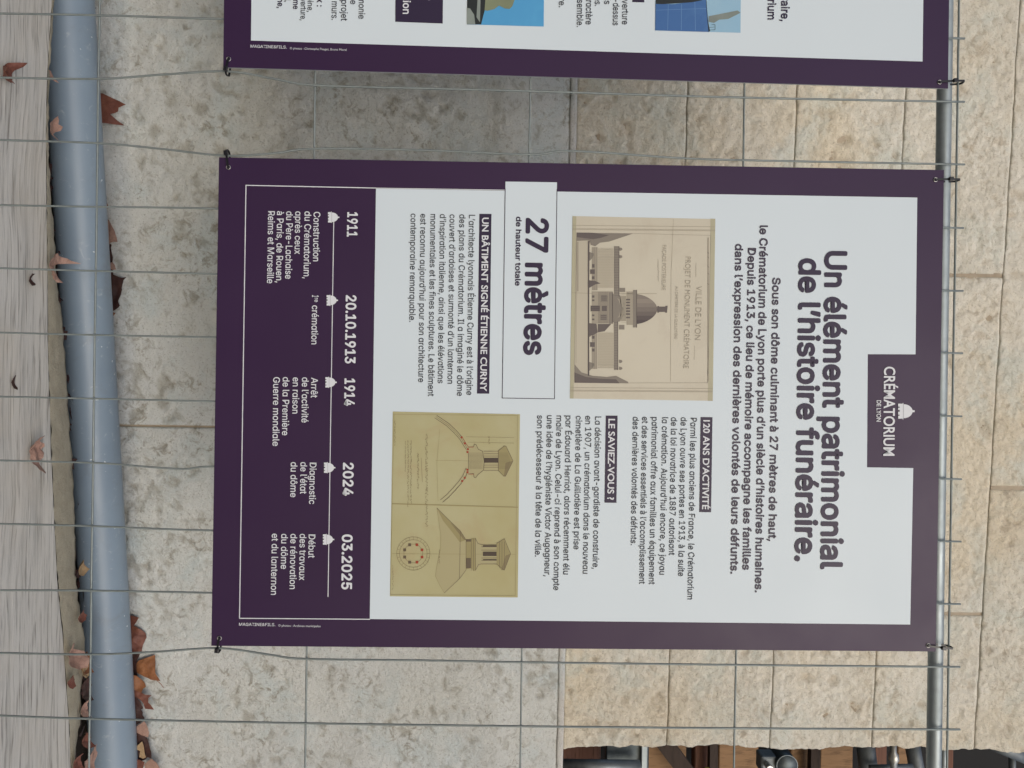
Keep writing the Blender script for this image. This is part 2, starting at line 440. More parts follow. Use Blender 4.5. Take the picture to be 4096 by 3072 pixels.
# ------------------------------------------------------------------ grey pipe
PR = .0485
def pc(px, py, z): return onZ(px, py, z)
pa = pc(270, 0, .050); pb = pc(457, 3072, .050)
d_ = (pb - pa)
pts = [(pa + d_ * t_ if t_ < 1.03 else pa + d_ * 1.03 + SX * (t_ - 1.03) * d_.length) + Vector((0, .002 * sin((t_ - .1) * 3.1), 0)) for t_ in [-1.0 + 3.0 * i / 60 for i in range(61)]]
mb = MB(); mb.tube(pts, PR, 64); pipe = mb.build('drain_pipe', M_PIPE, None, True)
tag(pipe, 'long smooth grey blue plastic pipe lying at the foot of the wall', 'pipe')

# ------------------------------------------------------------------ mesh fence
FY = .007
fence = empty('site_fence', (.3, FY, 0))
tag(fence, 'galvanised wire mesh fence standing in front of the limestone wall', 'fence')
def fx(px, py): return onY(px, py, FY)
def spline(P, n=8):
    out = []
    for i in range(len(P) - 1):
        p0 = P[max(i - 1, 0)]; p1 = P[i]; p2 = P[i + 1]; p3 = P[min(i + 2, len(P) - 1)]
        for k in range(n):
            t_ = k / n
            out.append(.5 * ((2 * p1) + (p2 - p0) * t_ + (2 * p0 - 5 * p1 + 4 * p2 - p3) * t_ ** 2 + (3 * p1 - p0 - 3 * p2 + p3) * t_ ** 3))
    return out + [P[-1]]
wires = {0: [(0,57),(397,64),(893,79),(1900,106),(3856,157)],
 1: [(0,313),(397,318),(650,301),(910,288),(1100,318),(1258,343),(1700,356),(2120,367),(2978,393),(3856,410)],
 2: [(0,562),(397,575),(650,598),(905,625),(1100,615),(1260,597),(1700,603),(2117,620),(2285,606),(2700,633),(2978,643),(3856,660)],
 3: [(0,822),(390,829),(870,836),(1900,863),(3852,914)], 4: [(0,1074),(385,1085),(860,1097),(1900,1122),(3850,1165)],
 5: [(0,1331),(380,1341),(860,1350),(1900,1370),(3848,1414)], 6: [(0,1587),(375,1595),(857,1606),(1900,1626),(3845,1666)],
 7: [(0,1842),(386,1852),(560,1865),(735,1876),(857,1866),(1300,1865),(1900,1880),(3844,1917)],
 8: [(0,2095),(365,2104),(850,2122),(1900,2140),(3842,2166)], 9: [(0,2361),(362,2362),(850,2371),(1900,2390),(3840,2416)],
 10: [(0,2611),(360,2617),(620,2607),(875,2592),(1080,2618),(1224,2635),(1700,2641),(2088,2648),(2955,2659),(3838,2667)],
 11: [(0,2861),(360,2874),(1224,2892),(2088,2904),(2944,2912),(3838,2917)]}
RWI = .00165
xtop = fx(3840, 1414).x
for k in range(-13, 26):
    mb = MB()
    if k in wires:
        P = [fx(a, b) for a, b in wires[k]]
        P = [Vector((P[0].x + (P[0].x - P[1].x) * .4, FY, .10))] + P
        P = spline(P, 6)
    else:
        xb = -.2182 + .1001 * k; P = [Vector((xb, FY, .10)), Vector((xb + .006, FY, 1.652))]
    P = [p + Vector((0, -RWI, 0)) for p in P]
    mb.tube(P, RWI, 6); mb.build('upright_wire', M_WIRE, fence, True)
XA, XB = -1.52, 2.33; cross_z = []
for pa_, pb_ in (((397,0),(353,3072)), ((1258,350),(1222,2900)), ((2121,350),(2084,2900)), ((2978,350),(2941,2900)), ((3842,0),(3788,3000))):
    z = (fx(*pa_).z + fx(*pb_).z) / 2
    mb = MB(); mb.tube([(XA + (XB - XA) * i / 30, FY + RWI, z + .0008 * noise.noise(Vector((i * 1.7, z * 9, 0)))) for i in range(31)], RWI, 6)
    mb.build('cross_wire', M_WIRE, fence, True); cross_z.append(z)
mb = MB()
for k in range(-13, 26):
    if k in wires: PW = spline([fx(a, b) for a, b in wires[k]], 6)
    else: PW = [Vector((-.2182 + .1001 * k, FY, .10)), Vector((-.2122 + .1001 * k, FY, 1.652))]
    for z in cross_z:
        for a_, b_ in zip(PW[:-1], PW[1:]):
            if a_.z <= z <= b_.z:
                t_ = (z - a_.z) / (b_.z - a_.z); x = a_.x + (b_.x - a_.x) * t_; r_ = .0025
                c_ = Vector((x, FY - .0002, z)); mb.add([c_ + Vector(q) * r_ for q in ((1,0,0),(-1,0,0),(0,1,0),(0,-1,0),(0,0,1),(0,0,-1))],
                       [(0,2,4),(2,1,4),(1,3,4),(3,0,4),(2,0,5),(1,2,5),(3,1,5),(0,3,5)]); break
wb = mb.build('weld_beads', M_TUBE, fence, True); wb['kind'] = 'stuff'
TR_ = .0113; TYY = FY + .0035 + TR_
zt = (onY(3779, 463, TYY).z + onY(3734, 2900, TYY).z) / 2
mb = MB(); mb.tube([(XA + (XB - XA) * i / 12, TYY, zt) for i in range(13)], TR_, 32); mb.build('top_tube', M_TUBE, fence, True)
mb = MB(); mb.tube([(XA, TYY, .075), (XB, TYY, .075)], TR_, 16); mb.build('bottom_tube', M_TUBE, fence, True)
for x in (XA, XB):
    mb = MB(); mb.tube([(x, TYY + .002, .02), (x, TYY + .002, 1.72)], .019, 20); mb.build('side_post', M_TUBE, fence, True)
    f_ = MB(); f_.box((x - .1, TYY - .33, .004), (x + .1, TYY + .12, .0175)); bevel(f_.build('foot_plate', M_SCAF, fence), .003)

# ------------------------------------------------------------------ printed boards
MPP = .77 / 1940.0
def P3(px, py, lift=0.0): return onY(px, py, -lift)
def poly(mb, pts, lift):                      # a flat printed area, outline given on the board
    v = [P3(x, y, lift) for x, y in pts]
    mb.add(v, [tuple(range(len(v)))])
def strip(mb, pts, wpx, lift, closed=False):
    q = [Vector(p) for p in pts]
    if closed: q.append(q[0])
    for a, b in zip(q[:-1], q[1:]):
        d = (b - a)
        if d.length < .01: continue
        n_ = Vector((-d.y, d.x)).normalized() * wpx / 2; e = d.normalized() * wpx * .25
        poly(mb, [a - e + n_, b + e + n_, b + e - n_, a - e - n_], lift)
def flat(name, build, m, parent):
    mb = MB(); build(mb); o = mb.build(name, m, parent)
    if name.startswith(('drawing_l', 'drawing_s', 'drawing_i', 'drawing_h', 'red_m', 'photo_d', 'paragraph', 'timeline_c', 'credit', 'title_bar_l', 'bold_l', 'heading_lines', 'height_l', 'block_l')): o['kind'] = 'stuff'
    return o
try:                                          # Blender's own interface font, as lettering shape
    FONT = bpy.data.fonts.load(bpy.utils.system_resource('DATAFILES') + '/fonts/Inter.woff2')
except Exception:
    FONT = None
_tc = {}
def glyphs(s, bold, font=None):
    key = (s, bold, font)
    if key in _tc: return _tc[key]
    cu = bpy.data.curves.new('tmp', 'FONT'); cu.body = s; cu.size = 1; cu.resolution_u = 4; cu.size = 10; cu.fill_mode = 'FRONT'
    if FONT and font != 'logo': cu.font = FONT
    if FONT and font == 'geo': cu.body = s.replace('a', '\u0251')
    cu.offset = bold * 10
    o = bpy.data.objects.new('tmp', cu); COL.objects.link(o)
    dg = bpy.context.evaluated_depsgraph_get(); me = bpy.data.meshes.new_from_object(o.evaluated_get(dg))
    v = [p.co / 10 for p in me.vertices]; f = [tuple(p.vertices) for p in me.polygons]
    bpy.data.objects.remove(o); bpy.data.curves.remove(cu); bpy.data.meshes.remove(me)
    _tc[key] = (v, f); return v, f
_cap = {}
def capheight(font):
    if font not in _cap: _cap[font] = max(p.y for p in glyphs('H', 0.0, font)[0])
    return _cap[font]
def text(mb, s, a, b, cap, bold=0.0, lift=.0012, font=None):
    """lettering: a = start of the baseline, b = its end, cap = capital height (photo pixels on the board)"""
    if font is None and bold < .015: font = 'geo'
    CAP = capheight('logo' if font == 'logo' else None)
    dil = bold * CAP / .727 if (FONT and font is None) else .009 if (FONT and font == 'geo') else 0.0        # heavier strokes: the outline thickened all round
    v, f = glyphs(s, 0.0 if (FONT and font != 'logo') else bold, font)
    if not v: return
    x0 = min(p.x for p in v); x1 = max(p.x for p in v)
    A = Vector(a); B = Vector(b); d = (B - A); up = Vector((d.y, -d.x)).normalized() * (cap / CAP)
    w_ = x1 - x0 + 2 * dil; ky = CAP / (CAP + 2 * dil)
    for i in range(9 if dil else 1):
        ox, oy = (dil * cos(i * pi / 4), dil * sin(i * pi / 4)) if i else (0, 0)
        out = []
        for p in v:
            q = A + d * ((p.x - x0 + dil + ox) / w_) + up * ((p.y + oy + dil) * ky)
            out.append(P3(q.x, q.y, lift + .000012 * i))
        mb.add(out, f)
L1, L2, L3 = .0004, .0008, .0012

def board(name, corners, label):
    e = empty(name, P3(*corners[0]) ); tag(e, label, 'information panel', 'information panels tied to the fence')
    v = [P3(*c) for c in corners]; b = [p + Vector((0, .003, 0)) for p in v]
    me = mesh('board', v + b, [(0,1,2,3),(7,6,5,4),(0,4,5,1),(1,5,6,2),(2,6,7,3),(3,7,4,0)], M_PURPLE, e)
    me.data.materials.append(M_EDGE)
    for p in me.data.polygons[1:]: p.material_index = 1
    return e
# ---- main panel
B1 = board('information_panel', [(876,630),(845,2584),(3743,2607),(3775.7,681)],
           'whole purple and white panel headed Un élément patrimonial de l’histoire funéraire')
flat('white_field', lambda m: poly(m, [(1504,755),(1479,2477),(3641,2499),(3653,1873),(3468,1870),(3471,1417.5),(3662,1418),(3669,791)], L1), M_WHITE, B1)
flat('height_box', lambda m: (poly(m, [(2022,727),(2010,1593),(2218,1596),(2228,730)], L2)), M_WHITE, B1)
flat('box_outline', lambda m: strip(m, [(2021,756),(2009,1593),(2218,1596),(2228,758)], 2.6, L3), M_DPURP, B1)
flat('timeline_frame', lambda m: (strip(m, [(1504,753),(984,742),(958,2474),(1479,2478)], 3.6, L2), strip(m, [(1504,753),(2021,761)], 2.5, L2)), M_WTXT, B1)
def lines(m, L, cap, bold=0, lift=L3):
    for s, a, b in L: text(m, s, a, b, cap, bold, lift)
for L_ in (('Un élément patrimonial', (3299,1004), (3281,2279)), ('de l’histoire funéraire.', (3195,1033), (3178,2247))):
    flat('heading_line', lambda m: lines(m, [L_], 91, .037), M_DPURP, B1)
for L_ in (
 ('Sous son dôme culminant à 27 mètres de haut,', (3090,1111), (3074,2166)),
 ('le Crématorium de Lyon porte plus d’un siècle d’histoires humaines.', (3039,902), (3020,2371)),
 ('Depuis 1913, ce lieu de mémoire accompagne les familles', (2992,992), (2970,2281)),
 ('dans l’expression des dernières volontés de leurs défunts.', (2941,976), (2922,2297))):
    flat('introduction_line', lambda m: lines(m, [L_], 33, .030), M_INK, B1)
def big27(m):
    text(m, '27 mètres', (2103,872), (2093,1421), 93, .040, L3)
    text(m, 'de hauteur totale', (2064,867), (2060,1144), 23, .036, L3)
flat('height_lettering', big27, M_DPURP, B1)
def tb(pts): return lambda m: poly(m, pts, L2)
flat('title_bar', tb([(1917.5,856),(1908,1575),(1957,1575.5),(1966,856.5)]), M_DPURP, B1)
flat('title_bar', tb([(2802.6,1669),(2797,2049),(2844.5,2050),(2850,1669.5)]), M_DPURP, B1)
flat('title_bar', tb([(2423,1663),(2418,2011.5),(2466,2012),(2470.6,1663.5)]), M_DPURP, B1)
def bars(m):
    text(m, 'UN BÂTIMENT SIGNÉ ÉTIENNE CURNY', (1929,871), (1921,1566), 25, .020, L3, 'logo')
    text(m, '120 ANS D’ACTIVITÉ', (2814,1681), (2809,2038), 25, .020, L3, 'logo')
    text(m, 'LE SAVIEZ-VOUS ?', (2434.5,1676), (2430,2000), 25, .020, L3, 'logo')
flat('title_bar_lettering', bars, M_WTXT, B1)
def sl(x, y, x2, rows): return [(s, (x - 0 if xx is None else xx, yy), (xe, ye)) for s, xx, yy, xe, ye in rows]
flat('paragraph', lambda m: lines(m, [
 ('L’architecte lyonnais Étienne Curny est à l’origine', (1876,860), (1866,1581)),
 ('des plans du Crématorium. Il a imaginé le dôme', (1838,858), (1828,1585)),
 ('couvert d’ardoises et surmonté d’un lanternon', (1799,858), (1790,1536)),
 ('d’inspiration italienne, ainsi que les élévations', (1760,857), (1751,1534)),
 ('monumentales et les fines sculptures. Le bâtiment', (1722,857), (1712,1586)),
 ('est reconnu aujourd’hui pour son architecture', (1682,856), (1673,1530)),
 ('contemporaine remarquable.', (1643,855), (1637,1289))], 25, .0), M_BODY, B1)
flat('paragraph', lambda m: lines(m, [
 ('Parmi les plus anciens de France, le Crématorium', (2763,1672), (2750,2399)),
 ('de Lyon ouvre ses portes en 1913, à la suite', (2724,1670), (2713,2306)),
 ('de la loi novatrice de 1887 autorisant', (2685,1670), (2676,2222)),
 ('la crémation. Aujourd’hui encore, ce joyau', (2649,1670), (2638,2300)),
 ('patrimonial offre aux familles un équipement', (2608,1669), (2596,2339)),
 ('et des services essentiels à l’accomplissement', (2569,1668), (2557,2337)),
 ('des dernières volontés des défunts.', (2532,1668), (2523,2182))], 25, .0), M_BODY, B1)
flat('paragraph', lambda m: lines(m, [
 ('La décision avant-gardiste de construire,', (2381,1667), (2371,2277)),
 ('en 1907, un crématorium dans le nouveau', (2342,1664), (2331,2296)),
 ('cimetière de La Guillotière est prise', (2304,1664), (2295,2199)),
 ('par Édouard Herriot, alors récemment élu', (2263,1663), (2253,2299)),
 ('maire de Lyon. Celui-ci reprend à son compte', (2226,1663), (2214,2362)),
 ('une idée de l’hygiéniste Victor Augagneur,', (2188,1662), (2178,2307)),
 ('son prédécesseur à la tête de la ville.', (2149,1662), (2140,2228))], 25, .0), M_BODY, B1)
# timeline
YR = [('1911', 1389, 849, 1387, 947.6, 870, 1312), ('20.10.1913', 1383, 1181, 1379, 1454.5, 1202, 1306.5),
      ('1914', 1378, 1514, 1376, 1624, 1530, 1301.5), ('2024', 1372, 1851, 1370, 1983.6, 1871.6, 1296), ('03.2025', 1367.5, 2138, 1365, 2358.6, 2158.6, 1291.6)]
for Y_ in YR: flat('timeline_year', lambda m: text(m, Y_[0], Y_[1:3], Y_[3:5], 43, .036, L3), M_WTXT, B1)
flat('timeline_line', lambda m: strip(m, [(1335,889),(1312,2387)], 3.2, L2), M_WTXT, B1)
def dome_icon(m, x, y, k, lift):
    q = lambda a, b: (x + a * k, y + b * k)
    poly(m, [q(6,-30), q(19,-30), q(19,30), q(6,30)], lift)
    for b in (-30, -14, 2, 18): poly(m, [q(0,b), q(6,b), q(6,b+ (12 if b>0 or b<-20 else 9)), q(0,b+(12 if b>0 or b<-20 else 9))], lift)
    poly(m, [q(18,-33), q(21,-33), q(21,33), q(18,33)], lift + .0001)
    poly(m, [q(22,-28)] + [q(22 + 36 * sin(t_), -28 * cos(t_)) for t_ in [pi * i / 14 for i in range(15)]], lift)
    poly(m, [q(56,-4), q(66,-4), q(66,4), q(56,4)], lift + .0001)
for s, x, y, x2, y2, yd, xd in YR:
    flat('dome_icon', lambda m: dome_icon(m, xd, yd, .69, L3), M_WTXT, B1)
CAPT = [[('Construction',1254.5,848,1252,1046),('du Crématorium,',1218.4,846,1214,1115),('après ceux',1181,846,1178,1017),('du Père-Lachaise',1145,846,1141,1116),('à Paris, de Rouen,',1108,845,1104,1131),('Reims et Marseille',1072.6,845,1068,1134)],
 [('Arrêt',1245,1511,1243,1591.5),('de l’activité',1208,1510,1206,1691),('en raison',1171,1510,1169,1655),('de la Première',1131,1509,1128,1742),('Guerre mondiale',1093,1509,1090,1784.6)],
 [('Diagnostic',1239,1851,1236,2017),('de l’état',1202,1849,1200,1976),('du dôme',1163,1849,1161,1989.6)],
 [('Début',1234.6,2138,1233,2232.7),('des travaux',1199,2136,1196,2321.6),('de rénovation',1162,2136,1158,2357),('du dôme',1125,2136,1123,2276.7),('et du lanternon',1087.4,2135,1083,2380)]]
for L in CAPT:
    flat('timeline_caption', lambda m: [text(m, s, (x, y), (x2, y2), 27, .0, L3) for s, x, y, x2, y2 in L], M_WTXT, B1)
def premiere(m):
    text(m, '1', (1248.5,1181), (1248,1189), 27, .0, L3); text(m, 're', (1258,1192), (1258,1209), 17, .0, L3)
    text(m, 'crémation', (1248,1222), (1245,1378), 27, .0, L3)
flat('timeline_caption', premiere, M_WTXT, B1)
def credit1(m):
    text(m, 'MAGAZINE&FILS.', (956,2504), (1101,2505.5), 12, .0, L3); text(m, '© photos : Archives municipales', (1113,2507), (1282,2509.5), 8.5, .0, L3, 'logo')
flat('credit_line', credit1, M_WTXT, B1)
def logo(m):
    text(m, 'CRÉMATORIUM', (3537,1467), (3534,1824), 43, .018, L3, 'logo'); text(m, 'DE LYON', (3507,1602), (3506,1687), 17, .016, L3, 'logo')
flat('logo_lettering', logo, M_WTXT, B1)
flat('logo_dome', lambda m: dome_icon(m, 3592.5, 1645.5, 1.0, L3), M_WTXT, B1)

# ---- printed drawing of the domed building (flat print)
def Z1(x, y): return (2048 + x / 2.1602, 768 + y / 2.1602)
def zp(m, pts, lift, mp=Z1): poly(m, [mp(*p) for p in pts], lift)
def zr(m, x0, y0, x1, y1, lift, mp=Z1): zp(m, [(x0,y0),(x0,y1),(x1,y1),(x1,y0)], lift, mp)
def zs(m, pts, w_, lift, mp=Z1): strip(m, [mp(*p) for p in pts], w_ / 2.16, lift)
flat('drawing_paper', lambda m: poly(m, [(2290,865),(2279.5,1595),(2851,1604),(2861,877)], L2), M_PAPER, B1)
for q_ in ([(1715,232),(1757,233),(1735,1808),(1692,1806)], [(523,210),(556,211),(532,1787),(500,1786)]): flat('drawing_margin', lambda m: zp(m, q_, L2 + .0001), M_PAPERM, B1)
dA = L3
def rr(n_): return random.random() * n_
def t1(m):
    zs(m, [(560,440),(555,1480)], 3, dA); zs(m, [(1395,235),(1375,700),(1370,1640)], 2.5, dA); zs(m, [(520,872),(700,878),(1250,880)], 5, dA)
    for x in range(745, 880, 9): zs(m, [(x,485),(x,830)], 2, dA); zs(m, [(x,1215),(x-2,1525)], 2, dA)
    for y in list(range(500, 830, 14)) + list(range(1225, 1525, 14)): zs(m, [(745,y),(880,y)], 1.5, dA)
    for y in range(865, 1140, 12): zs(m, [(945,y),(985,y)], 2, dA)
flat('drawing_lines', t1, T[1], B1)
def t2(m):
    for y in (290, 318, 326): zs(m, [(523,y),(1755,y+12)], 3.5, dA)
    for y in (1700, 1722, 1730): zs(m, [(505,y-8),(1735,y)], 3.5, dA)
    zr(m, 1690, 395, 1702, 1640, dA); zs(m, [(1718,375),(1690,1650)], 3, dA); zs(m, [(1050,360),(1718,377)], 3, dA); zs(m, [(1010,1652),(1690,1650)], 3, dA)
    zs(m, [(558,352),(540,1490)], 3, dA)
    zr(m, 690, 478, 740, 850, dA); zr(m, 690, 1150, 735, 1530, dA); zr(m, 690, 860, 870, 1138, dA)
    zr(m, 990, 862, 1050, 1150, dA); zr(m, 935, 900, 985, 1115, dA)
    zp(m, [(870,885)] + [(870 + 108 * sin(t_), 1007 - 122 * cos(t_)) for t_ in [pi * i / 16 for i in range(17)]], dA)
    zs(m, [(1590,615),(1590,735)], 2.5, dA); zs(m, [(1577,1330),(1575,1450)], 2.5, dA)
    zr(m, 560, 430, 575, 860, dA)
flat('drawing_lines', t2, T[2], B1)
def t0(m):
    zp(m, [(560,430),(668,425),(660,1590),(545,1560)], dA - .0001)
    zr(m, 740, 560, 880, 830, dA - .0001); zr(m, 740, 1225, 880, 1500, dA - .0001)
flat('drawing_shading', t0, T[0], B1)
def t6(m):
    for y in range(868, 1135, 9): zs(m, [(745,y),(830,y)], 1.6, dA + .00005)
    for x in range(748, 835, 10): zs(m, [(x,866),(x,1134)], 1.6, dA + .00005)
    for y in (520, 560, 640, 700, 790): zs(m, [(1690,y),(1702,y+14)], 3, dA + .00005)
    for y in range(500, 900, 22): zs(m, [(884,y),(922,y)], 2.4, dB + .00005)
    for y in range(1130, 1530, 22): zs(m, [(884,y),(912,y)], 2.4, dB + .00005)
def t2b(m):
    for s, a, b, c in (('VILLE DE LYON', (1592,815), (1580,1280), 50), ('PROJET DE MONUMENT CRÉMATOIRE', (1500,560), (1482,1525), 46),
                       ('AU CIMETIÈRE DE LA GUILLOTIÈRE', (1412,815), (1404,1270), 24), ('FAÇADE POSTÉRIEURE', (1300,460), (1294,850), 34)):
        text(m, s, Z1(*a), Z1(*b), c / 2.16, -.008, dA + .0004, 'logo')
    for y in range(585, 770, 12): zs(m, [(1258 + rr(10), y), (1264 + rr(8), y + 8)], 3, dA + .0004)
flat('drawing_inscription', t2b, T[2], B1)
dB = dA + .0001
def t3(m):
    zr(m, 882, 470, 925, 905, dB); zr(m, 880, 1120, 915, 1540, dB)
    zr(m, 836, 868, 868, 1140, dB); zr(m, 1045, 848, 1078, 1172, dB)
    for x in (700, 714, 728): zs(m, [(x,480),(x,850)], 3.5, dB); zs(m, [(x,1150),(x,1530)], 3.5, dB)
    zp(m, [(872,900)] + [(872 + 64 * sin(t_), 1007 - 107 * cos(t_)) for t_ in [pi * i / 16 for i in range(17)]], dB)
    zr(m, 765, 893, 825, 948, dB); zr(m, 762, 1060, 822, 1112, dB)
    zp(m, [(860,880),(935,895),(935,1120),(860,1130),(868,1115),(930,1080),(948,1007),(930,930),(868,900)], dA + .00005)
    for y in (480, 545, 1450, 1510): zp(m, [(925,y),(950,y+5),(955,y+20),(940,y+30),(925,y+28)], dB)
    zr(m, 930, 830, 978, 865, dB); zr(m, 925, 1150, 972, 1190, dB)
    for y in (520, 1180, 1470): zp(m, [(668,y),(700+rr(15),y+12),(706+rr(14),y+30),(690,y+58),(668,y+78)], dB)
    zp(m, [(560,352),(780,356),(1050,360),(930,400),(840,430),(760,440),(720,470),(680,460),(670,420),(560,425)], dB)
    zp(m, [(540,1490),(600,1560),(700,1590),(820,1600),(900,1590),(1000,1640),(1010,1655),(540,1650)], dB)
flat('drawing_shading', t3, T[3], B1)
dC = dB + .0001
def dome(m, xo, l, r, top):
    pts = [(xo, l)]; n_ = 20; c = (l + r) / 2; h = (r - l) / 2
    for i in range(n_ + 1):
        t_ = i / n_; yy = -cos(pi * t_)
        pts.append((xo + (top - xo) * (max(0, 1 - abs(yy) ** 1.9)) ** .62, c + h * yy))
    zp(m, pts, dC)
def t4(m):
    dome(m, 1076, 885, 1142, 1255)
    zr(m, 655, 425, 668, 1590, dC)
    for y in (925, 950, 975, 1000, 1025, 1050, 1080): zr(m, 986, y, 1020, y + 13, dC)
    for y in (897, 914, 931): zr(m, 772, y, 818, y + 8, dC)
    for y in (1065, 1080, 1096): zr(m, 768, y, 816, y + 8, dC)
    zr(m, 680, 983, 760, 1032, dC); zr(m, 776, 985, 820, 1030, dC)
    zp(m, [(742,1142),(858,1142),(800,1205),(742,1215)], dC)
    for a, b in ((625,655),(730,755),(895,915),(930,945),(1060,1075),(1095,1110),(1245,1270),(1355,1380)): zr(m, 692, a, 712, b, dC)
    for a, b in ((670,710),(1300,1340)): zr(m, 676, a, 716, b, dC)
    zp(m, [(1255,990),(1262,985),(1275,992),(1320,992),(1330,985),(1345,985),(1340,1045),(1325,1045),(1318,1038),(1275,1038),(1262,1046),(1255,1042)], dC)
    zp(m, [(668,765),(720,770),(765,792),(720,800),(668,830)], dC)
    zp(m, [(668,1135),(730,1140),(740,1215),(700,1240),(668,1245)], dC)
    zp(m, [(560,352),(700,354),(840,375),(760,400),(700,410),(560,392)], dC)
    zp(m, [(540,1560),(640,1600),(760,1615),(900,1620),(930,1655),(540,1650)], dC)
flat('drawing_shading', t4, T[4], B1)
def mixc(a, b, k): return tuple(x + (y - x) * k for x, y in zip(a, b))
for q_ in range(7):                            # the dome's wash, graded from its lit to its dark side
    k_ = q_ / 6
    def band(m):
        pts = []; l = 890 + 36 * q_; r = l + 37
        for i in range(7):
            yy = l + (r - l) * i / 6; u = (yy - 1013) / 129
            pts.append((1076 + 176 * max(0, 1 - abs(u) ** 1.9) ** .62, yy))
        zp(m, [(1079, l)] + pts + [(1079, r)], dC + .00015)
    flat('drawing_shading', band, print_mat('dome_wash', mixc((.26, .225, .19), (.085, .068, .07), min(1, abs(k_ - .18) * 1.35)), .12, .5), B1)
flat('drawing_lines', t6, T[4], B1)
def t5(m):
    zs(m, [(925,470),(925,905)], 4, dC + .0001); zs(m, [(915,1120),(915,1540)], 4, dC + .0001); zs(m, [(1078,848),(1078,1172)], 5, dC + .0001)
    zs(m, [(668,425),(660,1590)], 4, dC + .0001); zs(m, [(869,868),(869,1140)], 4, dC + .0001)
    for y in (992, 1007, 1022): zs(m, [(684,y),(756,y)], 3, dC + .0001)
flat('drawing_shading', t5, T[5], B1)

# ---- yellow sheet with the lantern drawings
def Z2(x, y): return (1540 + x / 2.073, 1620 + y / 2.073)
flat('drawing_paper', lambda m: poly(m, [(1571,1647),(1559.6,2386),(2071,2390.6),(2080,1657.6)], L2), M_PAPERY, B1)
def y1(m):
    for L in ([(68,78),(1105,90)], [(1100,90),(1080,1585)], [(75,80),(45,1575)], [(45,1575),(1080,1583)]): zs(m, L, 3.5, dA, Z2)
    zs(m, [(60,1235),(1085,1240)], 3, dA, Z2); zs(m, [(420,460),(700,465)], 2.5, dA, Z2); zs(m, [(455,200),(430,480),(440,800)], 2, dA, Z2)
    zs(m, [(60,820),(1100,850)], 9, dA, Z2)
    zs(m, [(430,855),(445,960),(462,1080),(460,1200),(430,1330),(418,1420),(455,1500),(492,1560)], 3, dA, Z2)
flat('drawing_lines', y1, TY[1], B1)
def y0(m):
    zp(m, [(430,855),(525,950),(625,1045),(672,1120),(672,1370),(620,1440),(492,1560),(455,1500),(418,1420),(430,1330),(460,1200),(462,1080),(445,960)], dA - .0001, Z2)
    zp(m, [(690,395),(740,325),(760,350),(810,385),(815,540),(760,590),(740,605),(690,570)], dA - .0001, Z2)
    zr(m, 820, 385, 940, 545, dA - .0001, Z2)
    zp(m, [(750,1120),(800,1160),(925,1160),(925,1320),(800,1320),(750,1360)], dA - .0001, Z2)
flat('drawing_shading', y0, TY[0], B1)
def y01(m):
    zp(m, [(430,855),(525,950),(625,1045),(672,1120),(620,1140),(560,1060),(480,960)], dA + .00005, Z2)
    zp(m, [(940,380),(990,340),(1005,345),(1062,465),(1000,592),(985,592),(940,545)], dB, Z2)
    zp(m, [(925,1150),(990,1110),(1042,1235),(990,1372),(965,1370),(925,1320)], dB, Z2)
    zp(m, [(670,1115),(715,1130),(720,1105),(750,1105),(755,1370),(735,1380),(715,1355),(670,1365)], dB, Z2)
flat('drawing_shading', y01, TY[1], B1)
def scrib(m, x, a, b, h, w_=2.6):
    y = a; p = (x, y)
    while y < b:
        wl = 10 + rr(34)
        e = y + wl
        while y < e:
            q = (x - h / 2 + rr(h) , y + 3 + rr(3)); zs(m, [p, q], w_, dB, Z2); p = q; y = q[1]
        y += 7; p = (x, y)
def y2(m):
    scrib(m, 345, 240, 970, 26); scrib(m, 275, 400, 680, 18); scrib(m, 215, 295, 810, 16); scrib(m, 192, 295, 820, 14)
    scrib(m, 170, 300, 560, 10); scrib(m, 82, 130, 330, 12); scrib(m, 65, 1330, 1535, 12); scrib(m, 450, 1200, 1290, 14); scrib(m, 865, 262, 285, 14)
    for r0 in (138, 114, 78):
        P = [(235 + r0 * cos(2 * pi * i / 40), 1233 + r0 * sin(2 * pi * i / 40)) for i in range(41)]; zs(m, P, 3, dB, Z2)
    for k in range(24):
        a = 2 * pi * k / 24; zs(m, [(235 + 114 * cos(a), 1233 + 114 * sin(a)), (235 + 138 * cos(a), 1233 + 138 * sin(a))], 2, dB, Z2)
    zs(m, [(300,440),(310,640)], 2.5, dB, Z2); zs(m, [(670,265),(1070,272)], 2, dB, Z2); zs(m, [(690,310),(1070,318)], 2, dB, Z2)
    zp(m, [(540,975),(625,1045),(672,1120),(655,1120),(610,1065)], dB + .00005, Z2); zp(m, [(1000,480),(1062,465),(1000,592),(985,592)], dB + .00005, Z2); zp(m, [(1000,1250),(1042,1235),(990,1372),(965,1370)], dB + .00005, Z2)
flat('drawing_lines', y2, TY[2], B1)
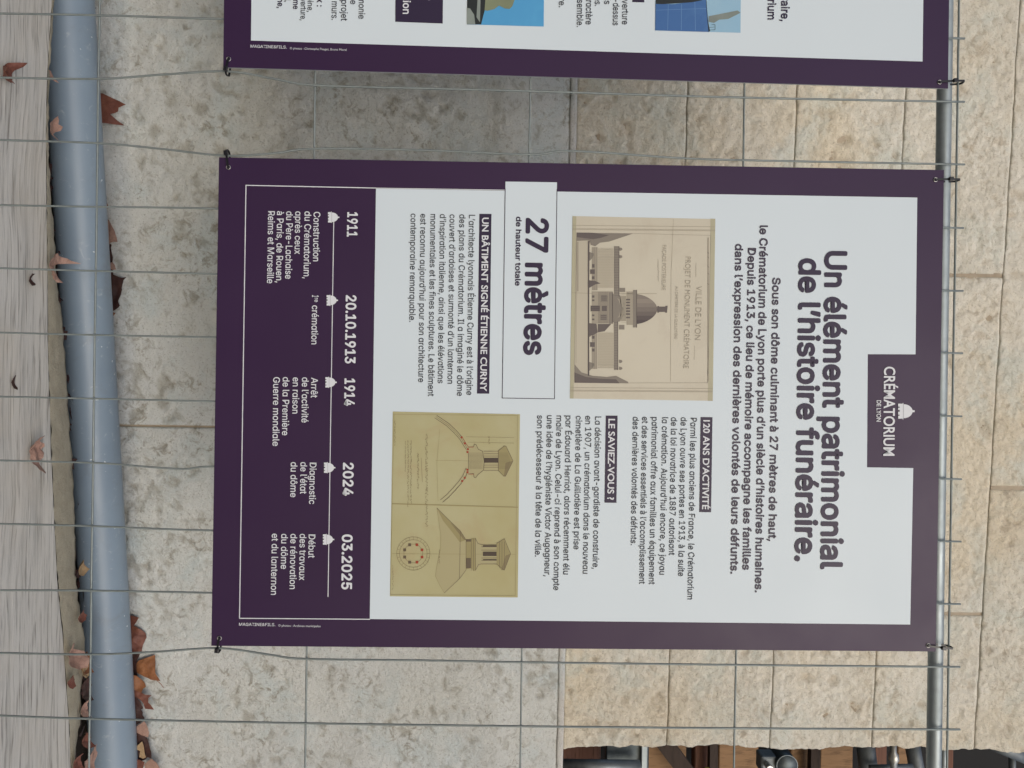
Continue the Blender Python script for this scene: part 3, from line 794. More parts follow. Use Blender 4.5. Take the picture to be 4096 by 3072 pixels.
def y3(m):
    up = [(430,88),(530,155),(590,212),(640,268),(668,315),(692,352)]; lo = [(a - 18, b + 20) for a, b in up]
    zs(m, up, 4.5, dC, Z2); zs(m, lo, 4, dC, Z2); zs(m, [(a - 9, b + 10) for a, b in up], 2.5, dC, Z2)
    dn = [(690,545),(665,605),(630,655),(580,712),(530,765),(478,808)]; zs(m, dn, 4.5, dC, Z2); zs(m, [(a - 18, b - 20) for a, b in dn], 4, dC, Z2)
    zs(m, [(692,352),(735,350),(740,325),(755,330),(775,370),(810,385),(822,470),(818,540),(770,580),(752,605),(738,600),(735,570),(690,575)], 4, dC, Z2)
    zs(m, [(692,400),(692,540)], 3, dC, Z2)
    for y in (385, 405, 425, 500, 518, 545): zs(m, [(820,y),(940,y)], 3, dC, Z2)
    zs(m, [(940,380),(990,340),(1005,345),(1062,465),(1000,592),(985,592),(940,545),(940,380)], 4, dC, Z2)
    for y in range(400, 540, 10): zs(m, [(945,y),(1010 + 30 * (1 - abs(y - 465) / 90),y)], 1.8, dC, Z2); zs(m, [(698,y),(810,y)], 1.6, dC, Z2)
    zs(m, [(430,855),(525,950),(625,1045),(672,1120)], 3.5, dC, Z2); zs(m, [(672,1120),(672,1370)], 3, dC, Z2); zs(m, [(625,1045),(618,1440)], 3, dC, Z2)
    zs(m, [(672,1370),(620,1440),(492,1560)], 3, dC, Z2)
    for y in (1160, 1178, 1205, 1270, 1290, 1320): zs(m, [(800,y),(925,y)], 3.5, dC, Z2)
    zs(m, [(750,1105),(770,1150),(800,1160)], 3.5, dC, Z2); zs(m, [(752,1370),(775,1325),(800,1320)], 3.5, dC, Z2)
    for x in (715, 735, 750): zs(m, [(x,1108),(x,1375)], 3, dC, Z2)
    for x in (950, 970, 990): zs(m, [(x,1135),(x,1350)], 3, dC, Z2)
    zs(m, [(925,1150),(990,1110),(1042,1235),(990,1372),(925,1320)], 3.5, dC, Z2)
    zr(m, 672, 1270, 712, 1355, dC, Z2); zr(m, 672, 1115, 712, 1135, dC, Z2)
    for k in (2, 3, 4, 5):
        a = pi / 8 + 2 * pi * k / 8; c = (235 + 78 * cos(a), 1233 + 78 * sin(a)); zr(m, c[0]-12, c[1]-12, c[0]+12, c[1]+12, dC, Z2)
flat('drawing_lines', y3, TY[3], B1)
def y4(m):
    zr(m, 822, 440, 938, 480, dC + .0001, Z2); zr(m, 812, 1218, 925, 1254, dC + .0001, Z2); zr(m, 812, 1280, 925, 1290, dC + .0001, Z2); zr(m, 812, 1165, 925, 1176, dC + .0001, Z2)
flat('drawing_shading', y4, TY[4], B1)
def yr(m):
    for k in (0, 1, 6, 7):
        a = pi / 8 + 2 * pi * k / 8; c = (235 + 78 * cos(a), 1233 + 78 * sin(a)); zr(m, c[0]-11, c[1]-11, c[0]+11, c[1]+11, dC + .0001, Z2)
    for c in ((636,270),(662,320),(688,368),(684,392),(683,538),(684,560),(662,605),(640,632)): zr(m, c[0]-8, c[1]-8, c[0]+8, c[1]+8, dC + .0001, Z2)
    zs(m, [(690,350),(735,350)], 4, dC + .0001, Z2); zs(m, [(690,575),(735,575)], 4, dC + .0001, Z2); zs(m, [(640,268),(692,352)], 3, dC + .0001, Z2)
flat('red_marks', yr, M_RED, B1)

# ---- second panel (its lower right... only its right part is in the frame)
bl = P3(893,270); tr = P3(3792,355); br_dir = (P3(3792,355) - P3(893,270))
ex = Vector((.9999, 0, .0035))
def inv(p):                                   # world point on the board plane back to photo pixels
    d = p - C; zc = d.dot(fwd); return (2048 + F * d.dot(right) / zc, 1536 + F * d.dot(down) / zc)
c_bl = inv(P3(893,270) - ex * .77); c_tl = inv(P3(3792,355) - ex * .77)
B2 = board('information_panel', [c_bl, (893,270), (3792,355), c_tl],
           'partly visible purple and white panel with two blue photographs, cut off by the frame edge')
q_bl = inv(P3(1004,163) - ex * .684); q_tl = inv(P3(3690,247) - ex * .684)
flat('white_field', lambda m: poly(m, [q_bl, (1004,163), (3690,247), q_tl], L1), M_WHITE, B2)
def rt(m, s, x, y, cap, bold, wd):            # right-aligned line: end (x,y), width wd
    text(m, s, (x + wd * .0135, y - wd), (x, y), cap, bold, L3)
flat('paragraph', lambda m: [rt(m, s, x, y, 26.5, .0, wd) for s, x, y, wd in (
  ('la cérémonie', 1434, 76, 185), ('le reste', 1401, 17.6, 110), ('du projet', 1364, 84, 130), ('des murs.', 1326, 81, 135))], M_BODY, B2)
flat('paragraph', lambda m: [rt(m, s, x, y, 23, .0, wd) for s, x, y, wd in (
  ('patrimoine,', 1230, 48.6, 145), ('la couverture,', 1202, 82.4, 160), ('général,', 1140, 8, 90))], M_BODY, B2)
flat('bold_lines', lambda m: [rt(m, s, x, y, c, .022, wd) for s, x, y, c, wd in (
  ('travaux :', 1267, 27, 27, 130), ('dôme', 1172, 37, 24, 70), ('ne,', 1110, 33, 24, 38))], M_DPURP, B2)
flat('paragraph', lambda m: [rt(m, s, x, y, 26.5, .0, wd) for s, x, y, wd in (
  ('couverture', 2488, 98.6, 150), ('au-dessus', 2451, 102, 140), ('bois', 2417, 17.6, 60), ('ardoises.', 2379, 25, 120), ('caractère', 2343, 98.6, 132), ('ensemble.', 2307, 109, 145), ('re.', 2235, 30, 36))], M_BODY, B2)
flat('heading_lines', lambda m: [rt(m, s, x, y, 34, .022, wd) for s, x, y, wd in (('funéraire,', 3124, 86, 190), ('Crématorium', 3070, 79, 245))], M_DPURP, B2)
flat('title_bar', lambda m: poly(m, [(2529,-260),(2529,9),(2577,10.5),(2577,-260)], L2), M_DPURP, B2)
flat('title_block', lambda m: poly(m, [(1583,-330),(1581,88),(1771,95),(1775,-330)], L2), M_DPURP, B2)
def tion(m):
    rt(m, 'rénovation', 1611, 56.5, 31, .022, 195)
    P = [(1716 + 11 * cos(pi * i / 10), -11 + 11 * sin(pi * i / 10)) for i in range(21)]; strip(m, P, 2.5, L3)
flat('block_lettering', tion, M_WTXT, B2)
def cr2(m):
    text(m, 'MAGAZINE&FILS.', (1002,191.5), (1147,195.5), 12, .0, L3); text(m, '© photos : Christophe Pouget, Bruno Morel', (1159,198), (1386,204), 8.5, .0, L3, 'logo')
flat('credit_line', cr2, M_WTXT, B2)
P_SKY1 = paper('blue_sky_print', (.08, .34, .62), (.06, .28, .56), (.10, .40, .66)); P_TARP = paper('blue_tarpaulin_print', (.045, .14, .36), (.035, .11, .30), (.09, .22, .45))
P_PALE = paper('pale_blue_print', (.30, .47, .60), (.22, .42, .60), (.36, .52, .62)); P_MOSS = paper('mossy_stone_print', (.22, .25, .15), (.14, .16, .10), (.30, .30, .22))
P_DARK = print_mat('dark_print', (.025, .03, .032)); P_GST = paper('grey_stone_print', (.25, .29, .27), (.10, .12, .11), (.3, .32, .3)); P_LINE = print_mat('pale_seam_print', (.16, .30, .52))
flat('stone_photo', lambda m: poly(m, [(1871,-300),(1869,98.6),(2175,107),(2178,-300)], L2), P_SKY1, B2)
def Q1(x, y): return (1024 + x / 2.1602, y / 2.1602)
flat('photo_detail', lambda m: (zp(m, [(1835,-200),(1990,-200),(2000,0),(1945,212),(1890,213),(1822,212),(1825,0)], L3, Q1)), P_DARK, B2)
flat('photo_detail', lambda m: (zp(m, [(1822,70),(1850,75),(1885,130),(1895,213),(1822,211)], L3 + .0001, Q1), zp(m, [(1915,-10),(1940,-10),(1935,195),(1905,150)], L3 + .0001, Q1)), P_GST, B2)
flat('photo_detail', lambda m: zp(m, [(2000,-200),(2270,-200),(2235,0),(2215,55),(2190,80),(2150,75),(2100,50),(2060,80),(2000,95),(1975,90)], L3 + .0001, Q1), P_MOSS, B2)
def Q2(x, y): return (2048 + x / 2.1602, y / 2.1602)
flat('scaffold_photo', lambda m: poly(m, [(2623,-300),(2620.6,123),(2962,132),(2966,-300)], L2), P_PALE, B2)
flat('photo_detail', lambda m: (zp(m, [(1240,35),(1400,38),(1640,5),(1672,-60),(1690,130),(1700,278),(1237,264)], L3, Q2)), P_TARP, B2)
flat('photo_detail', lambda m: (zs(m, [(1350,40),(1345,262)], 3, L3 + .0001, Q2), zs(m, [(1465,40),(1463,262)], 3, L3 + .0001, Q2), zs(m, [(1580,20),(1585,262)], 3, L3 + .0001, Q2), zs(m, [(1245,90),(1690,75)], 2.5, L3 + .0001, Q2)), P_LINE, B2)
flat('photo_detail', lambda m: (zp(m, [(1243,-60),(1660,-60),(1640,5),(1550,22),(1400,32),(1300,38),(1242,36)], L3 + .0001, Q2),
     zp(m, [(1672,-60),(1680,0),(1690,145),(1700,215),(1712,270),(1698,278),(1685,140)], L3 + .0002, Q2),
     zs(m, [(1700,262),(1755,258),(1755,215),(1725,215)], 3, L3 + .0001, Q2), zs(m, [(1705,240),(1755,235)], 2.5, L3 + .0001, Q2)), P_DARK, B2)
flat('photo_detail', lambda m: zp(m, [(1700,142),(1950,92),(1975,112),(1940,130),(1870,165),(1790,172),(1745,200),(1700,190)], L3 + .0001, Q2), P_GST, B2)

# ------------------------------------------------------------------ cable ties
def cable_tie(hole, wire, across, label):
    """strap through the board hole and round the wire; across = direction from hole to wire"""
    h = P3(*hole); q = onY(*wire, FY); L = (q - h); L.y = 0; ln = L.length; a = L.normalized()
    side = Vector((0, 1, 0)).cross(a).normalized(); o = empty('cable_tie', h)
    tag(o, label, 'cable tie', 'black cable ties holding the panels')
    path = []
    y0, y1 = -.0022, FY + .0045
    for i in range(7): path.append((-.002 + (ln + .004) * i / 6, y0 - .0012 * sin(pi * i / 6)))
    for i in range(1, 6):
        t_ = pi * i / 6; path.append((ln + .002 + .003 * sin(t_), (y0 + y1) / 2 - (y1 - y0) / 2 * cos(t_)))
    for i in range(7): path.append((ln + .002 - (ln + .004) * i / 6, y1))
    for i in range(1, 6):
        t_ = pi * i / 6; path.append((-.002 - .003 * sin(t_), (y0 + y1) / 2 + (y1 - y0) / 2 * cos(t_)))
    n_ = len(path); vs_ = []; fs = []
    for i, (u, y) in enumerate(path):
        u2, y2_ = path[(i + 1) % n_]; u1, y1_ = path[i - 1]; t_ = Vector((u2 - u1, y2_ - y1_)).normalized(); nn = Vector((-t_.y, t_.x)) * .0006
        for sg, ws in ((1, -1), (1, 1), (-1, 1), (-1, -1)):
            vs_.append(Vector((h.x, 0, h.z)) + a * (u - nn.x * sg) + Vector((0, y - nn.y * sg, 0)) + side * ws * .0015)
    for i in range(n_):
        j = (i + 1) % n_
        for k in range(4): fs.append((i * 4 + k, i * 4 + (k + 1) % 4, j * 4 + (k + 1) % 4, j * 4 + k))
    mesh('strap', vs_, fs, M_TIE, o)
    mb = MB(); m_ = Matrix.Translation(Vector((h.x, y0 - .0035, h.z)) + a * ln * (.62 if across else .9)) @ Matrix(((a.x, 0, side.x), (0, 1, 0), (a.z, 0, side.z))).to_4x4()
    mb.box((-.0035, -.0022, -.0030), (.0035, .0026, .0030), m_); bevel(mb.build('locking_head', M_TIE, o), .0007)
    mb = MB()
    ring = [Vector((h.x, -.0008, h.z)) + Vector((cos(t_), 0, sin(t_))) * .0032 - a * .001 for t_ in [2 * pi * i / 14 for i in range(15)]]
    mb.tube(ring, .0006, 6, False); mb.build('hole_glint', M_BRIGHT, o, True)  # bright ring round the hole, put in for the glint there
ties = [((915,240),(913,293),0,'black cable tie at the lower right corner of the partly visible panel'),
 ((3760,330),(3836,333),1,'black cable tie at the upper right corner of the partly visible panel'),
 ((914,668),(914,616),0,'black cable tie at the corner below the year 1911, left of the whole panel'),
 ((3744,720),(3818,724),1,'black cable tie at the upper left corner of the whole panel, by the top tube'),
 ((878,2556),(878,2596),0,'black cable tie at the lower right corner of the whole panel, by the credit line'),
 ((3715,2583),(3789,2586),1,'black cable tie at the upper right corner of the whole panel, near the wall’s end')]
for t_ in ties: cable_tie(*t_)

# ------------------------------------------------------------------ dead leaves
def leaf_mat(name, a, b, c_):
    m = mat(name, a, .6, 0, .35); t = NT(m); v = t.coord()
    c = t.ramp(t.noise(v, 28, 6, .65, .5), [(.3, b), (.52, a), (.75, c_)])
    vn = t.n('ShaderNodeTexVoronoi'); vn.feature = 'DISTANCE_TO_EDGE'; vn.inputs['Scale'].default_value = 120; t.l(v, vn.inputs['Vector'])
    c = t.mix(t.ramp(vn.outputs['Distance'], [(.0, G(.45)), (.09, G(0))]), c, tuple(x * .55 for x in a))
    t.l(c, t.b.inputs['Base Color']); t.l(t.bump(vn.outputs['Distance'], .35, .001, t.bump(t.noise(v, 60, 4), .5, .003)), t.b.inputs['Normal'])
    return m
LM = {'red': leaf_mat('rust_red_leaf', (.17, .062, .042), (.11, .038, .028), (.22, .09, .05)),
      'orange': leaf_mat('orange_brown_leaf', (.25, .10, .04), (.17, .065, .03), (.33, .15, .07)),
      'pink': leaf_mat('pale_pinkish_leaf', (.34, .21, .165), (.27, .155, .12), (.41, .275, .22)),
      'dark': leaf_mat('dark_brown_leaf', (.055, .024, .020), (.03, .014, .013), (.09, .04, .028)),
      'tan': leaf_mat('tan_leaf', (.36, .25, .14), (.28, .18, .10), (.44, .32, .19))}
def leaf(pts, mode, depth, m, label, curl=.006, tilt=0.0, seed=1, stem=None):
    curl *= 1.5
    """dead leaf from its outline; mode 'Y' leans upright at that distance, 'Z' lies at that height"""
    if mode == 'Y': P = [onY(x, y, depth) for x, y in pts]
    else: P = [onZ(x, y, depth) for x, y in pts]
    c = sum(P, Vector()) / len(P)
    bm = bmesh.new(); vv = [bm.verts.new(p) for p in P]; bm.faces.new(vv)
    bmesh.ops.triangulate(bm, faces=bm.faces[:])
    for _ in range(3):
        lens = [e for e in bm.edges if e.calc_length() > .006]
        if not lens: break
        bmesh.ops.subdivide_edges(bm, edges=lens, cuts=1)
        bmesh.ops.triangulate(bm, faces=[f for f in bm.faces if len(f.verts) > 3])
    size = max((p - c).length for p in P); curl *= min(1.0, size / .03)
    for v in bm.verts:
        q = v.co - c; r2_ = (q.length / size) ** 2
        n_ = noise.fractal(Vector((v.co.x * 25 + seed * 7.3, v.co.z * 25, v.co.y * 25 + seed)), 1, 2, 3)
        if mode == 'Y': v.co.y += n_ * curl + r2_ * curl * 1.2 * (1 if seed % 2 else -1) + tilt * q.z
        else: v.co.z += abs(n_) * curl + r2_ * curl * 1.5
    geo = bm.faces[:]
    r = bmesh.ops.extrude_face_region(bm, geom=geo)
    dv = Vector((0, .0006, 0)) if mode == 'Y' else Vector((0, 0, -.0006))
    for g_ in r['geom']:
        if isinstance(g_, bmesh.types.BMVert): g_.co += dv
    bmesh.ops.recalc_face_normals(bm, faces=bm.faces[:])
    me = bpy.data.meshes.new('dead_leaf'); bm.to_mesh(me); bm.free()
    for v in me.vertices: v.co -= c
    o = link('dead_leaf', me, LM[m], None, False); o.location = c
    tag(o, label, 'leaf', 'dead leaves around the pipe')
    if stem:
        mb = MB(); a_, b_ = [(onY if mode == 'Y' else onZ)(x, y, depth) - c for x, y in stem]
        mb.tube([a_, (a_ + b_) / 2 + Vector((0, 0, .002)), b_], .0007, 6)
        k = mb.build('leaf_stem', LM[m]); k.parent = o
    return o
def yw(px, py, off):                          # distance of a point just in front of the plinth
    P0 = WO + NO * (PL + off); r = ray(px, py); k = NO.dot(P0 - C) / NO.dot(r); return (C + r * k).y
D1 = yw(450, 430, .012)
leaf([(330,360),(385,372),(410,374),(440,388),(472,402),(500,417),(480,422),(470,428),(466,436),(468,444),(452,452),(432,458),(428,466),(445,472),(468,482),(492,498),(450,494),(400,494),(330,480)], 'Y', D1, 'red',
     'rust red leaf with two sharp points standing alone behind the pipe', .004, 0, 1, [(330,440),(460,405)])
leaf([(350,20),(368,25),(384,31),(378,38),(372,41),(370,50),(380,60),(370,55),(355,50)], 'Y', yw(370,40,.01), 'dark', 'tiny dark shrivelled leaf scrap behind the pipe at the frame edge', .002, 0, 2)
Dc = yw(450, 1000, .010)
leaf([(380,795),(408,794),(422,797),(426,806),(424,815),(436,828),(430,840),(420,856),(380,862)], 'Y', Dc, 'orange', 'small orange leaf tip behind the pipe, topmost of the long leaf cluster', .003, 0, 3)
leaf([(360,850),(412,862),(436,880),(448,905),(460,925),(468,950),(470,969),(452,968),(440,972),(432,985),(410,975),(360,960)], 'Y', Dc - .002, 'pink', 'pale pinkish leaf with a squared corner standing behind the pipe', .003, 0, 4)
leaf([(380,930),(418,968),(440,975),(446,980),(440,1010),(452,1030),(448,1060),(440,1085),(380,1080)], 'Y', Dc + .006, 'dark', 'dark narrow leaf hidden behind the pale pinkish leaf', .002, 0, 5)
leaf([(395,955),(418,965),(432,985),(441,1010),(432,1015),(428,1040),(422,1046),(410,1010)], 'Y', Dc - .012, 'tan', 'thin light brown curled strip of leaf touching the pipe', .003, 0, 6)
leaf([(436,1052),(448,1048),(458,1060),(462,1078),(448,1080),(436,1072)], 'Y', Dc - .012, 'pink', 'small rounded pink brown leaf curl above the dark spiked leaf', .003, 0, 7)
leaf([(370,1030),(420,1035),(436,1040),(452,1064),(450,1085),(440,1090),(452,1098),(475,1108),(490,1112),(510,1110),(496,1122),(490,1135),(486,1150),(488,1158),(478,1170),(466,1184),(463,1188),(470,1198),(474,1212),(480,1222),(474,1230),(460,1240),(446,1248),(420,1252),(370,1250)], 'Y', Dc, 'dark',
     'big dark brown leaf with spiked lobes standing behind the pipe', .004, 0, 8)
leaf([(380,1240),(434,1250),(450,1249),(461,1252),(454,1262),(450,1270),(438,1282),(420,1300),(380,1290)], 'Y', Dc - .003, 'orange', 'small orange leaf edge just below the big dark spiked leaf', .003, 0, 9)
Dd = yw(550, 2700, .016)
leaf([(480,2455),(514,2475),(535,2472),(557,2470),(548,2484),(540,2496),(530,2508),(515,2510),(480,2510)], 'Y', Dd, 'red', 'pointed rust leaf at the left end of the lower leaf pile', .003, 0, 10)
leaf([(480,2500),(518,2512),(540,2512),(558,2522),(574,2538),(580,2555),(572,2568),(568,2585),(566,2605),(560,2618),(540,2612),(480,2610)], 'Y', Dd - .004, 'red', 'rounded reddish leaf bulging from behind the pipe over its neighbours', .006, 0, 11)
leaf([(500,2590),(535,2596),(562,2600),(560,2620),(548,2635),(545,2680),(550,2700),(540,2740),(500,2740)], 'Y', Dd + .004, 'dark', 'dark brown leaf under the rounded reddish leaf', .003, 0, 12)
leaf([(540,2660),(552,2645),(575,2637),(600,2632),(614,2625),(616,2640),(620,2662),(622,2690),(632,2722),(636,2731),(618,2726),(600,2722),(590,2716),(570,2705),(552,2697),(535,2690)], 'Y', Dd, 'orange',
     'square orange brown leaf standing out furthest from the pipe', .004, 0, 13, [(628,2724),(654,2752)])
leaf([(520,2690),(548,2700),(560,2715),(574,2730),(584,2748),(572,2756),(568,2770),(552,2765),(540,2760),(520,2750)], 'Y', Dd - .005, 'orange', 'small brown leaf wedge below the square orange brown leaf', .004, 0, 14)
leaf([(510,2755),(546,2765),(562,2775),(580,2782),(602,2786),(590,2796),(592,2812),(606,2822),(613,2842),(596,2838),(580,2836),(574,2815),(560,2800),(546,2790),(510,2790)], 'Y', Dd - .002, 'red', 'rust leaf with star like points in the lower leaf pile', .004, 0, 15)
leaf([(500,2770),(550,2785),(565,2810),(572,2836),(562,2840),(570,2852),(568,2862),(578,2870),(580,2880),(545,2900),(500,2900)], 'Y', Dd + .004, 'dark', 'dark brown leaf low against the wall behind the star like leaf', .003, 0, 16)
leaf([(528,2925),(540,2912),(556,2900),(574,2888),(582,2898),(590,2915),(594,2935),(590,2952),(570,2945),(550,2935)], 'Y', Dd - .004, 'pink', 'triangular dusty pink leaf in the lower leaf pile', .002, 0, 17)
leaf([(500,2890),(545,2920),(560,2945),(590,2955),(598,2985),(604,3010),(606,3035),(590,3030),(580,3040),(500,3060)], 'Y', Dd + .003, 'dark', 'wide black brown leaf behind the triangular dusty pink one', .003, 0, 18)
leaf([(541,2990),(556,2980),(567,2968),(574,2985),(577,3010),(582,3032),(570,3038),(556,3030),(560,3005),(545,3000)], 'Y', Dd - .006, 'tan', 'small tan leaf near the frame edge in front of the black brown leaf', .002, 0, 19)
leaf([(500,3040),(560,3038),(582,3045),(576,3062),(566,3090),(540,3130),(500,3130)], 'Y', Dd - .006, 'red', 'grey brown leaf cut by the frame edge, wall side of the pipe', .003, 0, 20)
leaf([(575,3060),(592,3045),(606,3036),(625,3050),(640,3075),(640,3110),(590,3120)], 'Y', Dd, 'pink', 'pale leaf touching the wall at the frame edge', .003, 0, 21)
# leaves on the plank and in the gap
leaf([(-30,268),(10,262),(22,252),(38,250),(56,251),(52,268),(46,283),(40,300),(42,318),(36,331),(22,333),(12,322),(0,330),(-25,336)], 'Z', ZP + .004, 'red', 'curled brown leaf lying on the plank at the frame edge', .012, 0, 22)
leaf([(104,1758),(112,1745),(121,1742),(126,1756),(132,1768),(144,1775),(147,1786),(143,1798),(148,1808),(140,1820),(134,1838),(126,1850),(124,1864),(120,1890),(108,1894),(98,1880),(98,1850),(102,1820)], 'Z', ZP + .003, 'pink', 'curled pinkish leaf lying alone in the middle of the plank', .014, 0, 23)
leaf([(112,1094),(124,1096),(123,1116),(131,1136),(128,1142),(114,1144),(109,1120)], 'Z', ZP + .002, 'dark', 'tiny dark curled scrap lying on the plank', .008, 0, 24)
leaf([(46,1500),(52,1510),(56,1530),(64,1552),(60,1560),(50,1555),(44,1530)], 'Z', ZP + .002, 'dark', 'small black leaf fragment near the outer side of the plank', .004, 0, 25)
leaf([(175,1035),(190,1020),(213,1014),(222,1024),(240,1034),(256,1046),(266,1055),(240,1056),(222,1058),(212,1068),(204,1090),(200,1120),(205,1132),(192,1130),(180,1110),(176,1070)], 'Z', ZP + .012, 'pink', 'pink brown leaf whose tip points over the gap towards the pipe', .010, 0, 26)
leaf([(190,280),(200,285),(208,300),(216,315),(226,334),(214,325),(200,312),(188,300)], 'Z', ZP - .01, 'pink', 'slim pale leaf point in the gap beside the plank, nearest the frame corner', .004, 0, 27)
leaf([(188,500),(200,480),(208,465),(216,480),(220,498),(231,508),(228,525),(216,530),(208,540),(216,560),(212,576),(196,560),(186,530)], 'Z', ZP - .006, 'pink', 'pale pinkish leaf tip sticking up from the gap beside the plank', .006, 0, 28)
gap = [([(258,2577),(266,2572),(276,2585),(286,2595),(304,2600),(318,2606),(314,2640),(308,2670),(290,2680),(268,2668),(260,2640),(256,2600)], .007, 'pink', 'pink leaf with a black spot on the sandy edge of the plank'),
 ([(262,2702),(282,2705),(290,2718),(290,2745),(280,2757),(268,2750),(262,2730)], .006, 'red', 'small red brown leaf on the sandy edge, next to the pink leaf'),
 ([(306,2440),(322,2446),(336,2460),(330,2480),(318,2492),(304,2490)], .002, 'red', 'reddish leaf caught where the sandy edge meets the gap'),
 ([(300,2250),(316,2238),(328,2244),(332,2262),(341,2276),(330,2290),(318,2305),(302,2300)], -.008, 'tan', 'light brown crumpled leaf stuck in the gap against the pipe'),
 ([(310,2610),(330,2605),(344,2620),(346,2660),(340,2690),(314,2700),(308,2650)], -.006, 'orange', 'orange brown leaf wedged upright in the gap beside the plank'),
 ([(312,2660),(336,2655),(350,2675),(346,2700),(330,2715),(312,2705)], -.004, 'tan', 'tan leaf in the gap beside the orange brown one'),
 ([(316,2705),(345,2712),(354,2740),(352,2800),(330,2810),(318,2780)], -.012, 'dark', 'dark brown leaf filling the gap beside the pipe'),
 ([(308,2850),(325,2815),(338,2800),(342,2830),(340,2870),(320,2868)], -.004, 'pink', 'greyish pink leaf standing in the gap below the dark leaf'),
 ([(316,2935),(340,2930),(352,2950),(352,2985),(334,2998),(322,2975)], -.004, 'red', 'small reddish leaf low in the gap near the frame edge'),
 ([(286,3030),(296,3014),(308,3020),(316,3050),(322,3090),(300,3110),(288,3070)], .005, 'red', 'brown leaf on the sandy edge cut by the frame edge'),
 ([(322,3048),(342,3010),(366,2975),(372,3010),(368,3080),(360,3130),(326,3130)], -.001, 'pink', 'broad pinkish leaf beside the pipe cut by the frame edge')]
for k, (P, dz, m_, lb) in enumerate(gap): leaf(P, 'Z', ZP + dz, m_, lb, .007, 0, 30 + k)
# leaf litter too deep in the gap to count
mb = MB()
for k in range(420):
    t_ = random.uniform(-.3, 1.3); P = pa + d_ * t_
    y = P.y + random.choice((-1, 1)) * random.uniform(.03, .10)
    z = .008 + random.random() * .022; s_ = random.uniform(.008, .022)
    Rm = Matrix.Rotation(random.random() * 6.3, 4, 'Z') @ Matrix.Rotation(random.uniform(-.7, .7), 4, 'X')
    Q = [(Rm @ Vector((s_ * cos(a) * (1 if i % 2 else .55), s_ * sin(a) * (1 if i % 2 else .55), random.uniform(-.002, .002)))) + Vector((P.x, y, z)) for i, a in enumerate([2 * pi * j / 10 for j in range(10)])]
    if max(q.y for q in Q) > yw(300, 1536, .004) + (P.x - .35) * .07: continue
    mb.add(Q, [tuple(range(10))])
lt = mb.build('leaf_litter', LM['dark']); tag(lt, 'dark brown leaf litter deep in the gap round the pipe', 'leaf litter', None, 'stuff')

# ------------------------------------------------------------------ scaffold store beyond the wall's end
YS = 1.15
def sx(px, py, Y=YS): return onY(px, py, Y)
def thing(name, build, m, label, cat, grp=None, smooth=False, bv=0):
    mb = MB(); build(mb); o = mb.build(name, m, None, smooth)
    c = sum((v.co for v in o.data.vertices), Vector()) / len(o.data.vertices)
    for v in o.data.vertices: v.co -= c
    o.location = c
    if bv: bevel(o, bv, 1)
    tag(o, label, cat, grp); return o
def bar(px0, px1, y0=2940, y1=3420, Y=YS, t=.05):
    """timber or steel bar seen end-on across the opening between two heights"""
    a = sx(px0, 3030, Y); b = sx(px1, 3030, Y); xl = sx(px0, y0, Y).x; xr = sx(px0, y1, Y).x
    return (xl, Y, a.z), (xr, Y + t, b.z)
def tb_(px, r, Y, y0=2900, y1=3500, dpx=0):
    a = sx(px, y0, Y); b = sx(px + dpx, y1, Y); return [a, b], r
WG = 'timbers stacked beyond the end of the wall'
thing('timber_beam', lambda m: m.box(*bar(2250, 2402, Y=1.30)), M_BROWN, 'short dark brown timber just above the plinth ledge beyond the wall end', 'timber', WG, bv=.003)
thing('timber_beam', lambda m: m.box(*bar(2590, 2745, Y=1.30)), M_PLY, 'orange timber crossed by a dark diagonal brace beyond the wall end', 'timber', WG, bv=.003)
thing('timber_beam', lambda m: m.box(*bar(2780, 2838, Y=1.30)), M_BROWN, 'narrow brown timber beside the dark upright strut', 'timber', WG, bv=.003)
thing('timber_beam', lambda m: m.box(*bar(2876, 3034, Y=1.30)), M_PLY, 'orange timber left of the round dark coupler', 'timber', WG, bv=.003)
thing('timber_beam', lambda m: m.box(*bar(3165, 3243, Y=1.30)), M_PLY, 'orange timber touching the round dark coupler on its upper side', 'timber', WG, bv=.003)
thing('timber_beam', lambda m: m.box(*bar(3282, 3412, Y=1.30)), M_PLY, 'widest orange timber with a dark knot beyond the wall end', 'timber', WG, bv=.003)
thing('timber_beam', lambda m: m.box(*bar(3500, 3548, Y=1.30)), M_BROWN, 'brown timber between the steel tubes and the bright fitting', 'timber', WG, bv=.003)
thing('timber_beam', lambda m: m.box(*bar(3592, 3632, Y=1.30)), M_PLY, 'slim yellowish timber beside the bright fitting', 'timber', WG, bv=.003)
thing('timber_beam', lambda m: m.box(*bar(3788, 3815, Y=1.34)), M_BROWN, 'thin brown timber edge just above the fence top tube', 'timber', WG, bv=.003)
thing('dark_strut', lambda m: m.box(*bar(2840, 2872, Y=1.24, t=.03)), M_DARKW, 'dark strut between the narrow brown timber and an orange one', 'strut')
thing('dark_strut', lambda m: m.box(*bar(3245, 3283, Y=1.24, t=.03)), M_DARKW, 'dark strut splitting two orange timbers beside the round coupler', 'strut')
def diag(m):
    a = sx(2640, 2950, 1.2); b = sx(2790, 3150, 1.2); d = (b - a).normalized(); n_ = Vector((-d.z, 0, d.x)) * .026
    P = [a + n_, b + n_, b - n_, a - n_]; Q = [p + Vector((0, .02, 0)) for p in P]
    m.add(P + Q, [(0,1,2,3),(7,6,5,4),(0,4,5,1),(1,5,6,2),(2,6,7,3),(3,7,4,0)])
thing('diagonal_brace', diag, M_DARKW, 'dark diagonal brace lying across an orange timber', 'brace')
SG = 'scaffold tubes beyond the end of the wall'
thing('scaffold_tube', lambda m: m.tube(*tb_(2318, .030, 1.02, 3090, 3700), 20), M_SCAF, 'grey scaffold tube lowest beyond the wall end', 'tube', SG, True)
